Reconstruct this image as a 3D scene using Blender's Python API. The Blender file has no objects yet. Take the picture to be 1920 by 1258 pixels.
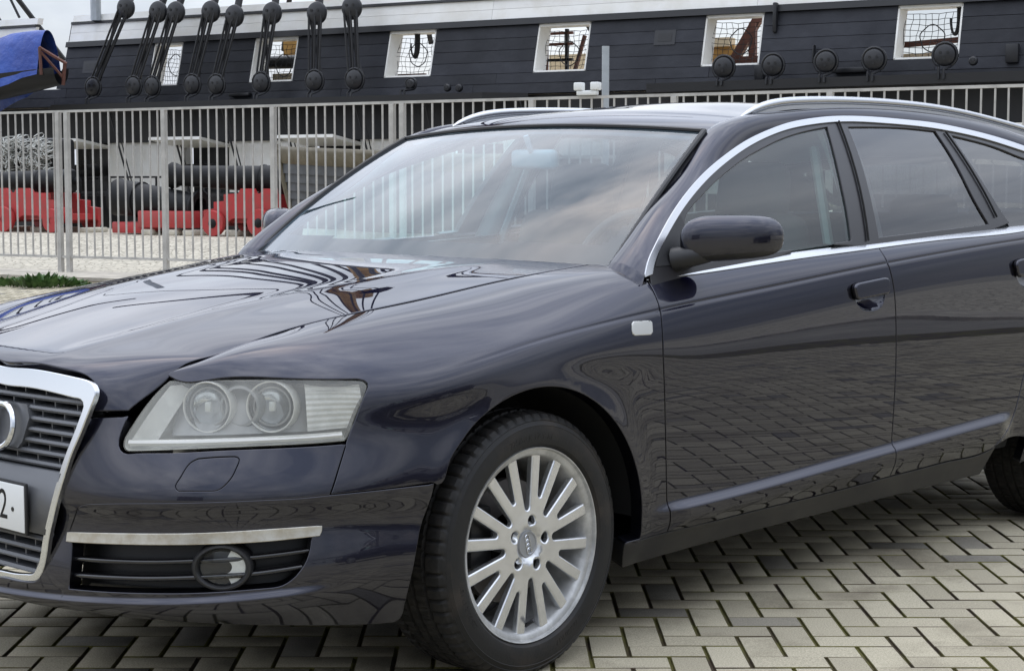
import bpy, bmesh, math, random
import numpy as np
from mathutils import Vector, Matrix
from mathutils.geometry import delaunay_2d_cdt
rnd = random.Random(7)
SC = bpy.context.scene
COL = SC.collection
R = math.radians
# ------------------------------------------------------------------ camera
cam_d = bpy.data.cameras.new('camera'); cam = bpy.data.objects.new('camera', cam_d); COL.objects.link(cam)
cam.location = (0, 0, 1.190); cam.rotation_euler = (R(90)-math.atan(286/3308), 0, 0)
cam_d.sensor_width = 36; cam_d.lens = 36*3308/1920; cam_d.shift_x = (960-932.2)/1920; cam_d.clip_start = .05; cam_d.clip_end = 3000
SC.camera = cam
# ------------------------------------------------------------------ sky and sun
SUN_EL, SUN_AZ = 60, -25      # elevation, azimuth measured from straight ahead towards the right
w = bpy.data.worlds.new('World'); SC.world = w; w.use_nodes = True
nt = w.node_tree; N = nt.nodes; L = nt.links; N.clear()
out = N.new('ShaderNodeOutputWorld'); bg = N.new('ShaderNodeBackground'); L.new(bg.outputs[0], out.inputs[0])
sky = N.new('ShaderNodeTexSky'); sky.sky_type = 'NISHITA'; sky.sun_disc = False
sky.sun_elevation = R(SUN_EL); sky.sun_rotation = R(SUN_AZ); sky.air_density = 1.2; sky.dust_density = 2.0
tc = N.new('ShaderNodeTexCoord'); mp = N.new('ShaderNodeMapping'); mp.inputs['Scale'].default_value = (1.0, 1.0, 2.6)
L.new(tc.outputs['Generated'], mp.inputs[0])
n1 = N.new('ShaderNodeTexNoise'); n1.inputs['Scale'].default_value = 2.1; n1.inputs['Detail'].default_value = 9; n1.inputs['Roughness'].default_value = .56; n1.inputs['Distortion'].default_value = .5
L.new(mp.outputs[0], n1.inputs['Vector'])
n2 = N.new('ShaderNodeTexNoise'); n2.inputs['Scale'].default_value = 3.4; n2.inputs['Detail'].default_value = 7; n2.inputs['Roughness'].default_value = .55
mp2 = N.new('ShaderNodeMapping'); mp2.inputs['Scale'].default_value = (1.0, 1.0, 2.2); mp2.inputs['Location'].default_value = (3.1, 1.7, .4)
L.new(tc.outputs['Generated'], mp2.inputs[0]); L.new(mp2.outputs[0], n2.inputs['Vector'])
cr = N.new('ShaderNodeValToRGB'); cr.color_ramp.elements[0].position = .36; cr.color_ramp.elements[1].position = .60   # cloud cover
cr.color_ramp.elements[0].color = (.62, .62, .62, 1); cr.color_ramp.elements[1].color = (1, 1, 1, 1)
L.new(n1.outputs[0], cr.inputs[0])
cs = N.new('ShaderNodeValToRGB'); cs.color_ramp.elements[0].position = .33; cs.color_ramp.elements[1].position = .66   # cloud shade
cs.color_ramp.elements[0].color = (2.9, 3.3, 4.1, 1); cs.color_ramp.elements[1].color = (6.9, 7.25, 8.0, 1)
L.new(n2.outputs[0], cs.inputs[0])
mx = N.new('ShaderNodeMix'); mx.data_type = 'RGBA'
L.new(cr.outputs[0], mx.inputs[0]); L.new(sky.outputs[0], mx.inputs[6]); L.new(cs.outputs[0], mx.inputs[7])
# an overcast sky is about three times brighter overhead than at the horizon
sx_n = N.new('ShaderNodeSeparateXYZ'); L.new(tc.outputs['Generated'], sx_n.inputs[0])
zr = N.new('ShaderNodeMapRange'); zr.inputs[1].default_value = 0; zr.inputs[2].default_value = 1; zr.inputs[3].default_value = .80; zr.inputs[4].default_value = 2.5; L.new(sx_n.outputs[2], zr.inputs[0])
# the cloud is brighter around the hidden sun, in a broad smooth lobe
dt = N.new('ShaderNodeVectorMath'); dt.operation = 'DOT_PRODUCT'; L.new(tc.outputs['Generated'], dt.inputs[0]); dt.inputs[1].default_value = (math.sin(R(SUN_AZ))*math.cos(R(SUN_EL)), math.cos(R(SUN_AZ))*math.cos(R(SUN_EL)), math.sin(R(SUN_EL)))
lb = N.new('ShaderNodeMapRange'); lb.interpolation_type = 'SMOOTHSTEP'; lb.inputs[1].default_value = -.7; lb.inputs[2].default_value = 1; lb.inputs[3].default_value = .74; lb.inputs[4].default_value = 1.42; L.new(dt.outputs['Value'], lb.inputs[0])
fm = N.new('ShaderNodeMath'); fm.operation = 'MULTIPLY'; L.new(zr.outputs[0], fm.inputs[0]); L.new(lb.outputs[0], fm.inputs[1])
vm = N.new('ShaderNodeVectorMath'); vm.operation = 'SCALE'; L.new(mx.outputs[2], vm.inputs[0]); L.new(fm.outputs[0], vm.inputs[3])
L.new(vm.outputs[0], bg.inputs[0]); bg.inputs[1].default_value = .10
sun_d = bpy.data.lights.new('sun', 'SUN'); sun_d.energy = .5; sun_d.angle = R(170); sun_d.color = (1, .97, .92)
sun = bpy.data.objects.new('sun', sun_d); COL.objects.link(sun)
sv = Vector((math.sin(R(SUN_AZ))*math.cos(R(SUN_EL)), math.cos(R(SUN_AZ))*math.cos(R(SUN_EL)), math.sin(R(SUN_EL))))
sun.rotation_euler = sv.to_track_quat('Z', 'Y').to_euler()
vs = SC.view_settings; vs.view_transform = 'Standard'; vs.look = 'None'; vs.exposure = 0.30; vs.gamma = 1; vs.use_curve_mapping = False
SC.cycles.max_bounces = 10; SC.cycles.transparent_max_bounces = 24; SC.cycles.glossy_bounces = 6; SC.cycles.transmission_bounces = 8
SC.cycles.sample_clamp_indirect = 6
# ------------------------------------------------------------------ materials
def mat(name, col, rough=.5, metal=0., coat=0., coat_r=.03, spec=.5, var=0., vscale=8., bump=0., bscale=60., bdist=.002, col2=None, emis=None, c2amt=(.4, .62), rvar=0.):
    m = bpy.data.materials.new(name); m.use_nodes = True; nt = m.node_tree; b = nt.nodes['Principled BSDF']
    b.inputs['Base Color'].default_value = (*col, 1); b.inputs['Roughness'].default_value = rough; b.inputs['Metallic'].default_value = metal
    b.inputs['Coat Weight'].default_value = coat; b.inputs['Coat Roughness'].default_value = coat_r; b.inputs['Specular IOR Level'].default_value = spec
    if emis: b.inputs['Emission Color'].default_value = (*emis[:3], 1); b.inputs['Emission Strength'].default_value = emis[3]
    if var or col2 or rvar:
        tcn = nt.nodes.new('ShaderNodeTexCoord'); nz = nt.nodes.new('ShaderNodeTexNoise'); nz.inputs['Scale'].default_value = vscale; nz.inputs['Detail'].default_value = 6; nz.inputs['Roughness'].default_value = .62
        nt.links.new(tcn.outputs['Object'], nz.inputs['Vector']); rp = nt.nodes.new('ShaderNodeValToRGB')
        rp.color_ramp.elements[0].position = c2amt[0]; rp.color_ramp.elements[1].position = c2amt[1]
        c2 = col2 if col2 else tuple(min(1, c*(1+var)) for c in col); c1 = col if col2 else tuple(c*(1-var) for c in col)
        rp.color_ramp.elements[0].color = (*c1, 1); rp.color_ramp.elements[1].color = (*c2, 1)
        nt.links.new(nz.outputs[0], rp.inputs[0]); nt.links.new(rp.outputs[0], b.inputs['Base Color'])
        if rvar:
            mr = nt.nodes.new('ShaderNodeMapRange'); mr.inputs[1].default_value = .3; mr.inputs[2].default_value = .7; mr.inputs[3].default_value = rough-rvar; mr.inputs[4].default_value = rough+rvar
            nt.links.new(nz.outputs[0], mr.inputs[0]); nt.links.new(mr.outputs[0], b.inputs['Roughness'])
    if bump:
        tcn = nt.nodes.new('ShaderNodeTexCoord'); nz = nt.nodes.new('ShaderNodeTexNoise'); nz.inputs['Scale'].default_value = bscale; nz.inputs['Detail'].default_value = 5
        nt.links.new(tcn.outputs['Object'], nz.inputs['Vector']); bp_ = nt.nodes.new('ShaderNodeBump'); bp_.inputs['Strength'].default_value = bump; bp_.inputs['Distance'].default_value = bdist
        nt.links.new(nz.outputs[0], bp_.inputs['Height']); nt.links.new(bp_.outputs[0], b.inputs['Normal'])
    return m
def schlick(nt, f0=.042, refl=1.0):
    # reflectance of a thin pane, the same from both sides
    lw = nt.nodes.new('ShaderNodeLayerWeight'); lw.inputs[0].default_value = .5
    pw = nt.nodes.new('ShaderNodeMath'); pw.operation = 'POWER'; pw.inputs[1].default_value = 5; nt.links.new(lw.outputs['Facing'], pw.inputs[0])
    ma = nt.nodes.new('ShaderNodeMath'); ma.operation = 'MULTIPLY_ADD'; ma.inputs[1].default_value = (1-f0)*refl; ma.inputs[2].default_value = f0*refl; ma.use_clamp = True; nt.links.new(pw.outputs[0], ma.inputs[0]); return ma.outputs[0]
def glass_mat(name, tint, refl=1.0, f0=.042, rough=0.0, haze=0., hazec=(.5, .55, .56)):
    # thin pane: tinted see-through plus mirror reflection that grows towards grazing, and a diffuse veil that paints in sky haze
    m = bpy.data.materials.new(name); m.use_nodes = True; nt = m.node_tree; nt.nodes.clear()
    o = nt.nodes.new('ShaderNodeOutputMaterial'); t = nt.nodes.new('ShaderNodeBsdfTransparent'); g = nt.nodes.new('ShaderNodeBsdfGlossy'); mxs = nt.nodes.new('ShaderNodeMixShader')
    t.inputs[0].default_value = (*tint, 1); g.inputs['Roughness'].default_value = rough; g.inputs[0].default_value = (1, 1, 1, 1); base = t.outputs[0]
    if haze:
        d = nt.nodes.new('ShaderNodeBsdfDiffuse'); d.inputs[0].default_value = (*hazec, 1); hm = nt.nodes.new('ShaderNodeMixShader'); hm.inputs[0].default_value = haze; nt.links.new(t.outputs[0], hm.inputs[1]); nt.links.new(d.outputs[0], hm.inputs[2]); base = hm.outputs[0]
    nt.links.new(schlick(nt, f0, refl), mxs.inputs[0]); nt.links.new(base, mxs.inputs[1]); nt.links.new(g.outputs[0], mxs.inputs[2]); nt.links.new(mxs.outputs[0], o.inputs[0])
    return m
M = {}
M['paint'] = mat('car_paint', (.0225, .0228, .0350), .38, 1.0, 1.0, .006, .5)
_pb = M['paint'].node_tree.nodes['Principled BSDF']; _pb.inputs['Specular Tint'].default_value = (.26, .26, .36, 1); _pb.inputs['Coat IOR'].default_value = 1.58
M['sill'] = mat('sill_paint', (.008, .008, .0095), .5, 0, .3, .2, .25, col2=(.018, .017, .016), vscale=5)
M['frit'] = mat('glass_border', (.012, .012, .014), .8, spec=.1)
M['black'] = mat('black_plastic', (.012, .012, .013), .45, bump=.15, bscale=400)
M['gloss_black'] = mat('gloss_black', (.008, .008, .009), .12, 0, .5)
M['trim_black'] = mat('door_frame_black', (.018, .017, .019), .28)
M['dark'] = mat('dark_void', (.004, .004, .004), .9)
M['grey_plastic'] = mat('grille_grey', (.085, .088, .095), .42, 0, .2, .2)
M['chrome'] = mat('chrome', (.72, .74, .77), .16, 1.0)
M['satin'] = mat('satin_aluminium', (.56, .57, .59), .27, 1.0)
M['strip'] = mat('weathered_strip', (.62, .60, .54), .30, .85, var=.18, vscale=30, col2=(.50, .46, .38))
M['alloy'] = mat('alloy_wheel', (.68, .69, .70), .25, .85, .5, .06, var=.05, vscale=25)
M['alloy_in'] = mat('alloy_barrel', (.46, .46, .45), .42, .5, var=.2, vscale=18)
M['brake'] = mat('brake_disc', (.16, .15, .145), .45, .8)
M['rubber'] = mat('tyre_rubber', (.009, .0088, .0086), .60, var=.25, vscale=40, spec=.35, col2=(.020, .018, .016), bump=.3, bscale=220)
M['sidewall'] = mat('tyre_sidewall', (.0115, .0112, .011), .56, spec=.35, col2=(.045, .035, .027), vscale=7, c2amt=(.5, .78), bump=.2, bscale=150)
M['seat'] = mat('seat_cloth', (.045, .045, .048), .85, bump=.4, bscale=300)
M['trim_grey'] = mat('interior_grey', (.30, .31, .31), .7)
M['headlining'] = mat('interior_light', (.60, .61, .59), .8)
M['dash'] = mat('dashboard', (.03, .031, .034), .6, bump=.3, bscale=250)
M['plate'] = mat('plate_white', (.72, .73, .72), .35, 0, .3)
M['ink'] = mat('plate_ink', (.01, .01, .01), .5)
M['lamp_inner'] = mat('lamp_housing', (.66, .66, .63), .32, .30, var=.12, vscale=20)
M['lamp_chrome'] = mat('lamp_reflector', (.70, .71, .72), .16, 1.0)
M['lamp_grey'] = mat('lamp_bezel', (.30, .305, .31), .38, .3)
M['bulb'] = mat('white_lens', (.62, .62, .59), .18, 0, .5)
M['repeater'] = mat('indicator_lens', (.58, .58, .55), .12, .2, .6)
M['windscreen'] = glass_mat('windscreen_glass', (.70, .91, .97), 1.25, .06, haze=.045, hazec=(.36, .55, .68))  # bluish veil paints the bright sky's hazy reflection into the pane
M['clear'] = glass_mat('side_glass', (.70, .88, .83), 1.2, .06, haze=.02, hazec=(.40, .52, .50))
M['privacy'] = glass_mat('privacy_glass', (.28, .30, .31), 1.35, .085)
def lens_mat():
    m = bpy.data.materials.new('headlamp_lens'); m.use_nodes = True; nt = m.node_tree; nt.nodes.clear()
    o = nt.nodes.new('ShaderNodeOutputMaterial'); t = nt.nodes.new('ShaderNodeBsdfTransparent'); t.inputs[0].default_value = (.93, .93, .90, 1)
    g = nt.nodes.new('ShaderNodeBsdfGlossy'); g.inputs['Roughness'].default_value = .06; d = nt.nodes.new('ShaderNodeBsdfDiffuse'); d.inputs[0].default_value = (.62, .61, .54, 1)     # yellowed, hazed plastic
    tcn = nt.nodes.new('ShaderNodeTexCoord'); nz = nt.nodes.new('ShaderNodeTexNoise'); nz.inputs['Scale'].default_value = 9; nz.inputs['Detail'].default_value = 4; nt.links.new(tcn.outputs['Object'], nz.inputs[0])
    mr = nt.nodes.new('ShaderNodeMapRange'); mr.inputs[1].default_value = .3; mr.inputs[2].default_value = .75; mr.inputs[3].default_value = .08; mr.inputs[4].default_value = .27; nt.links.new(nz.outputs[0], mr.inputs[0])
    a = nt.nodes.new('ShaderNodeMixShader'); b = nt.nodes.new('ShaderNodeMixShader')
    nt.links.new(mr.outputs[0], a.inputs[0]); nt.links.new(t.outputs[0], a.inputs[1]); nt.links.new(d.outputs[0], a.inputs[2])
    nt.links.new(schlick(nt, .05), b.inputs[0]); nt.links.new(a.outputs[0], b.inputs[1]); nt.links.new(g.outputs[0], b.inputs[2]); nt.links.new(b.outputs[0], o.inputs[0])
    return m
M['lens'] = lens_mat()
M['clear_lens'] = glass_mat('clear_lens', (.92, .94, .95), 1.0)
# ------------------------------------------------------------------ mesh helpers
def tag(o, label=None, cat=None, group=None, kind=None):
    if label: o['label'] = label
    if cat: o['category'] = cat
    if group: o['group'] = group
    if kind: o['kind'] = kind
    return o
def empty(name, loc=(0, 0, 0), rz=0, parent=None):
    o = bpy.data.objects.new(name, None); COL.objects.link(o); o.location = loc; o.rotation_euler = (0, 0, rz); o.empty_display_size = .2
    if parent: o.parent = parent
    return o
def mkobj(name, me, m=None, parent=None):
    if m is not None and not me.materials: me.materials.append(M[m] if isinstance(m, str) else m)
    o = bpy.data.objects.new(name, me); COL.objects.link(o)
    if parent: o.parent = parent
    return o
class MB:
    """collects shapes and links them as one mesh object"""
    def __init__(s): s.v = []; s.f = []
    def add(s, v, f):
        k = len(s.v); s.v += [tuple(p) for p in v]; s.f += [tuple(i+k for i in q) for q in f]; return s
    def box(s, c, d, rot=None, bev=0):
        x, y, z = (q/2 for q in d); v = [(a*x, b*y, e*z) for e in (-1, 1) for b in (-1, 1) for a in (-1, 1)]
        if rot is not None: v = [rot @ Vector(p) for p in v]
        v = [(p[0]+c[0], p[1]+c[1], p[2]+c[2]) for p in v]
        return s.add(v, [(0, 2, 3, 1), (4, 5, 7, 6), (0, 1, 5, 4), (2, 6, 7, 3), (0, 4, 6, 2), (1, 3, 7, 5)])
    def tube(s, pts, r, n=8, caps=True):
        pts = [Vector(p) for p in pts]; rr = r if isinstance(r, (list, tuple)) else [r]*len(pts); V = []; F = []
        up = None
        for i, p in enumerate(pts):
            t = (pts[min(i+1, len(pts)-1)]-pts[max(i-1, 0)]).normalized()
            if up is None: up = Vector((0, 0, 1)) if abs(t.z) < .9 else Vector((1, 0, 0))
            a = (up-t*up.dot(t)).normalized(); up = a; b = t.cross(a)
            V += [p+(a*math.cos(2*math.pi*k/n)+b*math.sin(2*math.pi*k/n))*rr[i] for k in range(n)]
        for i in range(len(pts)-1):
            for k in range(n): F.append((i*n+k, i*n+(k+1) % n, (i+1)*n+(k+1) % n, (i+1)*n+k))
        if caps: F.append(tuple(range(n-1, -1, -1))); F.append(tuple((len(pts)-1)*n+k for k in range(n)))
        return s.add(V, F)
    def lathe(s, prof, n=32, axis='y', c=(0, 0, 0), closed=False, a0=0, a1=2*math.pi):
        # prof: (radius, height along axis)
        V = []; F = []; m = len(prof); full = abs(a1-a0-2*math.pi) < 1e-6; cnt = n if full else n+1
        for k in range(cnt):
            a = a0+(a1-a0)*k/n; ca, sa = math.cos(a), math.sin(a)
            for r_, h in prof:
                p = {'y': (r_*ca, h, r_*sa), 'z': (r_*ca, r_*sa, h), 'x': (h, r_*ca, r_*sa)}[axis]; V.append((p[0]+c[0], p[1]+c[1], p[2]+c[2]))
        for k in range(n):
            k2 = (k+1) % cnt
            for j in range(m if closed else m-1):
                j2 = (j+1) % m; F.append((k*m+j, k2*m+j, k2*m+j2, k*m+j2))
        return s.add(V, F)
    def prism(s, poly, f0, f1):
        # polygon points mapped by f0 / f1 to 3D (front, back)
        n = len(poly); V = [f0(p) for p in poly]+[f1(p) for p in poly]
        return s.add(V, [tuple(range(n)), tuple(range(2*n-1, n-1, -1))]+[(i, i+n, (i+1) % n+n, (i+1) % n) for i in range(n)])
    def mesh(s, name, smooth=35):
        me = bpy.data.meshes.new(name); me.from_pydata([tuple(p) for p in s.v], [], s.f); me.update()
        b = bmesh.new(); b.from_mesh(me); bmesh.ops.recalc_face_normals(b, faces=b.faces); b.to_mesh(me); b.free()
        if smooth: me.polygons.foreach_set('use_smooth', [True]*len(me.polygons)); me.set_sharp_from_angle(angle=R(smooth))
        return me
    def build(s, name, m, parent=None, smooth=35): return mkobj(name, s.mesh(name, smooth), m, parent)
def bevel_box(c, d, r, seg=2):
    """rounded box as verts/faces"""
    b = bmesh.new(); bmesh.ops.create_cube(b, size=1)
    for v in b.verts: v.co = Vector((v.co.x*d[0], v.co.y*d[1], v.co.z*d[2]))
    bmesh.ops.bevel(b, geom=b.edges[:], offset=r, segments=seg, affect='EDGES', profile=.5)
    v = [tuple(p.co+Vector(c)) for p in b.verts]; b.verts.index_update(); f = [tuple(q.index for q in p.verts) for p in b.faces]; b.free(); return v, f
# ---- smooth body surfaces of the car, car space: x forward from front axle, y to the car's left, z up ----
def cardinal(k):
    k = np.asarray(k, float); n = len(k); h = np.diff(k)
    A = np.zeros((n, n)); B = np.zeros((n, n)); A[0, 0] = A[-1, -1] = 1
    for i in range(1, n-1):
        A[i, i-1] = h[i-1]; A[i, i] = 2*(h[i-1]+h[i]); A[i, i+1] = h[i]
        B[i, i-1] = 6/h[i-1]; B[i, i] = -6/h[i-1]-6/h[i]; B[i, i+1] = 6/h[i]
    M = np.linalg.solve(A, B)
    def w(t):
        t = np.atleast_1d(np.asarray(t, float)); tc = np.clip(t, k[0], k[-1])
        i = np.clip(np.searchsorted(k, tc, side='right')-1, 0, n-2); hi = h[i]
        a = (k[i+1]-tc)/hi; b = 1-a; W = np.zeros((len(t), n)); r = np.arange(len(t))
        W[r, i] += a; W[r, i+1] += b
        W += ((a**3-a)*hi**2/6)[:, None]*M[i]+((b**3-b)*hi**2/6)[:, None]*M[i+1]
        return W
    return w
def sp1(pts):
    p = np.array(pts, float); c = cardinal(p[:, 0])
    return lambda t: c(t) @ p[:, 1]
def pch(pts):
    # smooth monotone (pchip) interpolation, clamps outside
    p = np.array(pts, float); x, y = p[:, 0], p[:, 1]; h = np.diff(x); d = np.diff(y)/h; m = np.zeros(len(x))
    for i in range(1, len(x)-1):
        if d[i-1]*d[i] > 0:
            w1 = 2*h[i]+h[i-1]; w2 = h[i]+2*h[i-1]; m[i] = (w1+w2)/(w1/d[i-1]+w2/d[i])
    m[0] = d[0]; m[-1] = d[-1]
    def f(t):
        t = np.clip(np.asarray(t, float), x[0], x[-1]); i = np.clip(np.searchsorted(x, t, side='right')-1, 0, len(x)-2)
        u = (t-x[i])/h[i]
        return (1+2*u)*(1-u)**2*y[i]+u*(1-u)**2*h[i]*m[i]+u*u*(3-2*u)*y[i+1]+u*u*(u-1)*h[i]*m[i+1]
    return f
def sstep(a, b, t):
    u = np.clip((np.asarray(t, float)-a)/(b-a), 0, 1); return u*u*(3-2*u)
PLAN = [(.985,0),(.978,.2),(.955,.4),(.91,.56),(.83,.70),(.72,.80),(.58,.875),(.40,.915),(.18,.929),(0,.932),(-.5,.927),(-1,.925),(-1.58,.925),(-2.2,.926),(-2.85,.928),(-3.3,.912),(-3.6,.865),(-3.8,.74),(-3.89,.48),(-3.91,0)]
PLAN = np.array(PLAN, float); PS = np.concatenate([[0], np.cumsum(np.linalg.norm(np.diff(PLAN, axis=0), axis=1))])
_pw = cardinal(PS)
def plan(s):
    # mirror the first points so that the curve crosses the centre line square
    return _pw(s) @ PLAN
S0 = float(PS[9])
def sx(x): return S0-x
ROWS = [  # (s, inset, z) ; s measured along the plan curve from the nose
 [(0,.06,.20),(.4,.055,.215),(.73,.05,.217),(1.04,.045,.21),(1.24,.04,.197),(1.62,.045,.195),(2.0,.05,.205),(2.6,.05,.218),(3.2,.05,.222),(3.7,.05,.226),(4.46,.05,.23),(5.0,.06,.25),(5.5,.09,.29),(6.6,.1,.30)],
 [(0,.0,.25),(.2,0,.26),(.4,0,.275),(.567,0,.289),(.728,0,.30),(.877,.0,.312),(1.036,0,.324),(1.22,.004,.326),(1.44,.014,.30),(1.62,.02,.282),(2.0,.02,.272),(2.6,.02,.287),(3.2,.02,.296),(3.6,.02,.304),(4.46,.02,.32),(5,.02,.36),(5.5,.02,.40),(6.6,.02,.40)],
 [(0,.015,.40),(.4,.014,.41),(.567,.014,.421),(.728,.014,.431),(.877,.014,.438),(1.036,.014,.44),(1.22,.014,.428),(1.44,.012,.388),(1.62,.009,.362),(2.12,.006,.348),(3.16,.006,.386),(3.92,.006,.418),(4.46,.008,.44),(5,.01,.48),(5.5,.01,.52),(6.6,.01,.52)],
 [(0,.004,.49),(.4,.002,.487),(.567,0,.495),(.728,0,.504),(.877,0,.510),(1.036,0,.514),(1.22,0,.515),(1.44,0,.52),(1.62,0,.535),(2.12,.0025,.56),(3.16,.0025,.60),(4,.0025,.62),(4.46,0,.62),(5,.0,.64),(5.5,0,.66),(6.6,0,.66)],
 [(0,.014,.61),(.4,.015,.607),(.47,.028,.609),(.567,.043,.612),(.728,.045,.62),(.877,.043,.625),(1.036,.035,.628),(1.22,.02,.642),(1.44,.009,.662),(1.62,.005,.685),(2.12,.0042,.71),(3.16,.0050,.765),(4,.0055,.80),(4.46,.005,.81),(5,.012,.81),(5.5,.03,.82),(6.6,.03,.82)],
 [(0,.032,.75),(.4,.034,.748),(.45,.045,.748),(.51,.098,.749),(.58,.146,.750),(.73,.128,.757),(.935,.088,.760),(1.098,.056,.754),(1.17,.045,.746),(1.25,.037,.750),(1.372,.027,.768),(1.62,.022,.812),(2.12,.019,.864),(2.58,.019,.90),(3.19,.019,.948),(4.04,.021,1.000),(4.46,.025,1.018),(5,.045,1.03),(5.5,.09,1.03),(6.6,.1,1.03)],
 [(0,.038,.765),(.4,.040,.757),(.45,.052,.756),(.51,.104,.755),(.56,.143,.754),(.62,.152,.772),(.689,.160,.796),(.861,.170,.820),(.929,.168,.828),(1.165,.150,.839),(1.38,.130,.854),(1.542,.118,.876),(1.764,.104,.906),(1.926,.090,.929),(2.1,.072,.948),(2.3,.066,.962),(2.69,.065,.987),(3.19,.065,1.009),(4.12,.065,1.043),(4.46,.067,1.052),(5,.085,1.06),(5.5,.13,1.06),(6.6,.14,1.06)],
 [(0,.044,.775),(.4,.046,.765),(.45,.058,.763),(.51,.110,.76),(.56,.145,.757),(.62,.175,.781),(.689,.219,.807),(.77,.25,.82),(.861,.274,.831),(.929,.289,.842),(1.165,.311,.870),(1.38,.277,.896),(1.542,.256,.914),(1.764,.232,.943),(1.926,.215,.962),(2.023,.203,.972),(2.092,.197,.976),(2.6,.18,1.01),(3.2,.18,1.04),(4.2,.18,1.075),(5,.2,1.09),(5.5,.24,1.09),(6.6,.25,1.09)],
]
VK = np.array([0,.085,.185,.32,.46,.62,.74,.88])
_RI = [pch([(a,b) for a,b,c in r]) for r in ROWS]; _RZ = [pch([(a,c) for a,b,c in r]) for r in ROWS]
_vw = cardinal(VK)
# resample the row tables on even stations and run a C2 spline through them, lightly smoothed (fair curves)
_SK = np.linspace(0, 6.6, 111)
def _fair(y, it):
    y = y.copy()
    for _ in range(it):
        y[1:-1] = .5*y[1:-1]+.25*(y[:-2]+y[2:])
    return y
_IT = np.array([_fair(f(_SK), 5) for f in _RI]); _ZT = np.array([_fair(f(_SK), 5) for f in _RZ]); _sw = cardinal(_SK)
def band_base(s, v):
    s = np.atleast_1d(np.asarray(s, float)); v = np.atleast_1d(np.asarray(v, float))
    p = plan(s); e = 1e-4; t = (plan(s+e)-plan(s-e))/(2*e); t /= np.linalg.norm(t, axis=1)[:, None]
    n = np.stack([-t[:, 1], t[:, 0]], 1)*-1.0  # outward
    W = _sw(s); ins = W @ _IT.T; zz = W @ _ZT.T; V = _vw(v)
    i = (ins*V).sum(1); z = (zz*V).sum(1)
    return np.stack([p[:, 0]-n[:, 0]*i, p[:, 1]-n[:, 1]*i, z], 1), n
def _disp(s, v, P):
    s = np.atleast_1d(s); v = np.atleast_1d(v)
    d = np.zeros(len(s))
    # shoulder line: fold at v=.62, from the headlight corner back
    a = sstep(1.30, 1.75, s)*(1-sstep(5.0, 5.5, s)); u = v-.62
    d -= a*(.16*.5*(u+np.sqrt(u*u+.0035**2)))*(1-.0*u)
    d -= a*.0026*np.exp(-(u/.0055)**2)
    # door ledge at v=.185
    b = sstep(2.02, 2.20, s)*(1-sstep(3.85, 3.98, s))
    d += b*.019*(1-sstep(-.012, .012, v-.185))*sstep(.05,.16,v)
    # lip under the lower intakes
    d += (1-sstep(.90, 1.06, s))*.013*(1-sstep(-.008, .008, v-.078))*sstep(.0, .06, v)
    # wheel-arch lips
    for xc in (-.005, -2.843):
        r = np.hypot(P[:, 0]-xc, P[:, 2]-.318)
        d += .006*np.exp(-((r-.375)/.045)**2)*(P[:, 2] > .2)*(np.abs(P[:, 1]) > .6)
    return d
def band(s, v):
    P, n = band_base(s, v); d = _disp(s, v, P)
    P = P.copy(); P[:, 0] += n[:, 0]*d; P[:, 1] += n[:, 1]*d
    return P
# ---- bonnet ----
HC = np.array([(-.36,0,.986),(-.10,0,.970),(.12,0,.945),(.33,0,.916),(.50,0,.887),(.63,0,.860),(.75,0,.834),(.86,0,.810),(.940,0,.780),(.962,0,.725),(.960,0,.66)])
HE = np.array([(-0.4751,0.6875,0.9763),(-0.1412,0.6582,0.9426),(0.0759,0.6514,0.9145),(0.3000,0.6321,0.8863),(0.4501,0.5979,0.8613),(0.5710,0.5733,0.8320),(0.6721,0.5525,0.8026),(0.7352,0.5273,0.7833),(0.7870,0.5130,0.7370),(0.8320,0.5040,0.6930),(0.8600,0.5000,0.6550)])
HK = np.concatenate([[0], np.cumsum(np.linalg.norm(np.diff(.5*(HC+HE), axis=0), axis=1))])
_hw = cardinal(HK)
def hood(a, b):
    a = np.atleast_1d(np.asarray(a, float)); b = np.atleast_1d(np.asarray(b, float)); W = _hw(a); c = W @ HC; e = W @ HE
    t = np.abs(b)/.70; k = t**2.2
    px_ = 2+2.6*sstep(.95, 1.30, a); P = np.stack([c[:, 0]+(e[:, 0]-c[:, 0])*t**px_, b/.70*e[:, 1], c[:, 2]+(e[:, 2]-c[:, 2])*k], 1)
    # two faint ridges that run back from the grille corners
    rid = .33+.16*np.clip(1-a/1.3, 0, 1); P[:, 2] += .004*np.exp(-((np.abs(b)-rid)/.05)**2)*sstep(0,.25,a)*(1-sstep(1.15,1.35,a))
    return P
# ---- grille plane x(y,z) ----
_gx = sp1([(.2,.970),(.28,.978),(.42,.986),(.55,.976),(.68,.956),(.80,.928)])
def gril(y, z):
    y = np.atleast_1d(np.asarray(y, float)); z = np.atleast_1d(np.asarray(z, float))
    return np.stack([_gx(z)-.10*y*y, y, z], 1)
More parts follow.
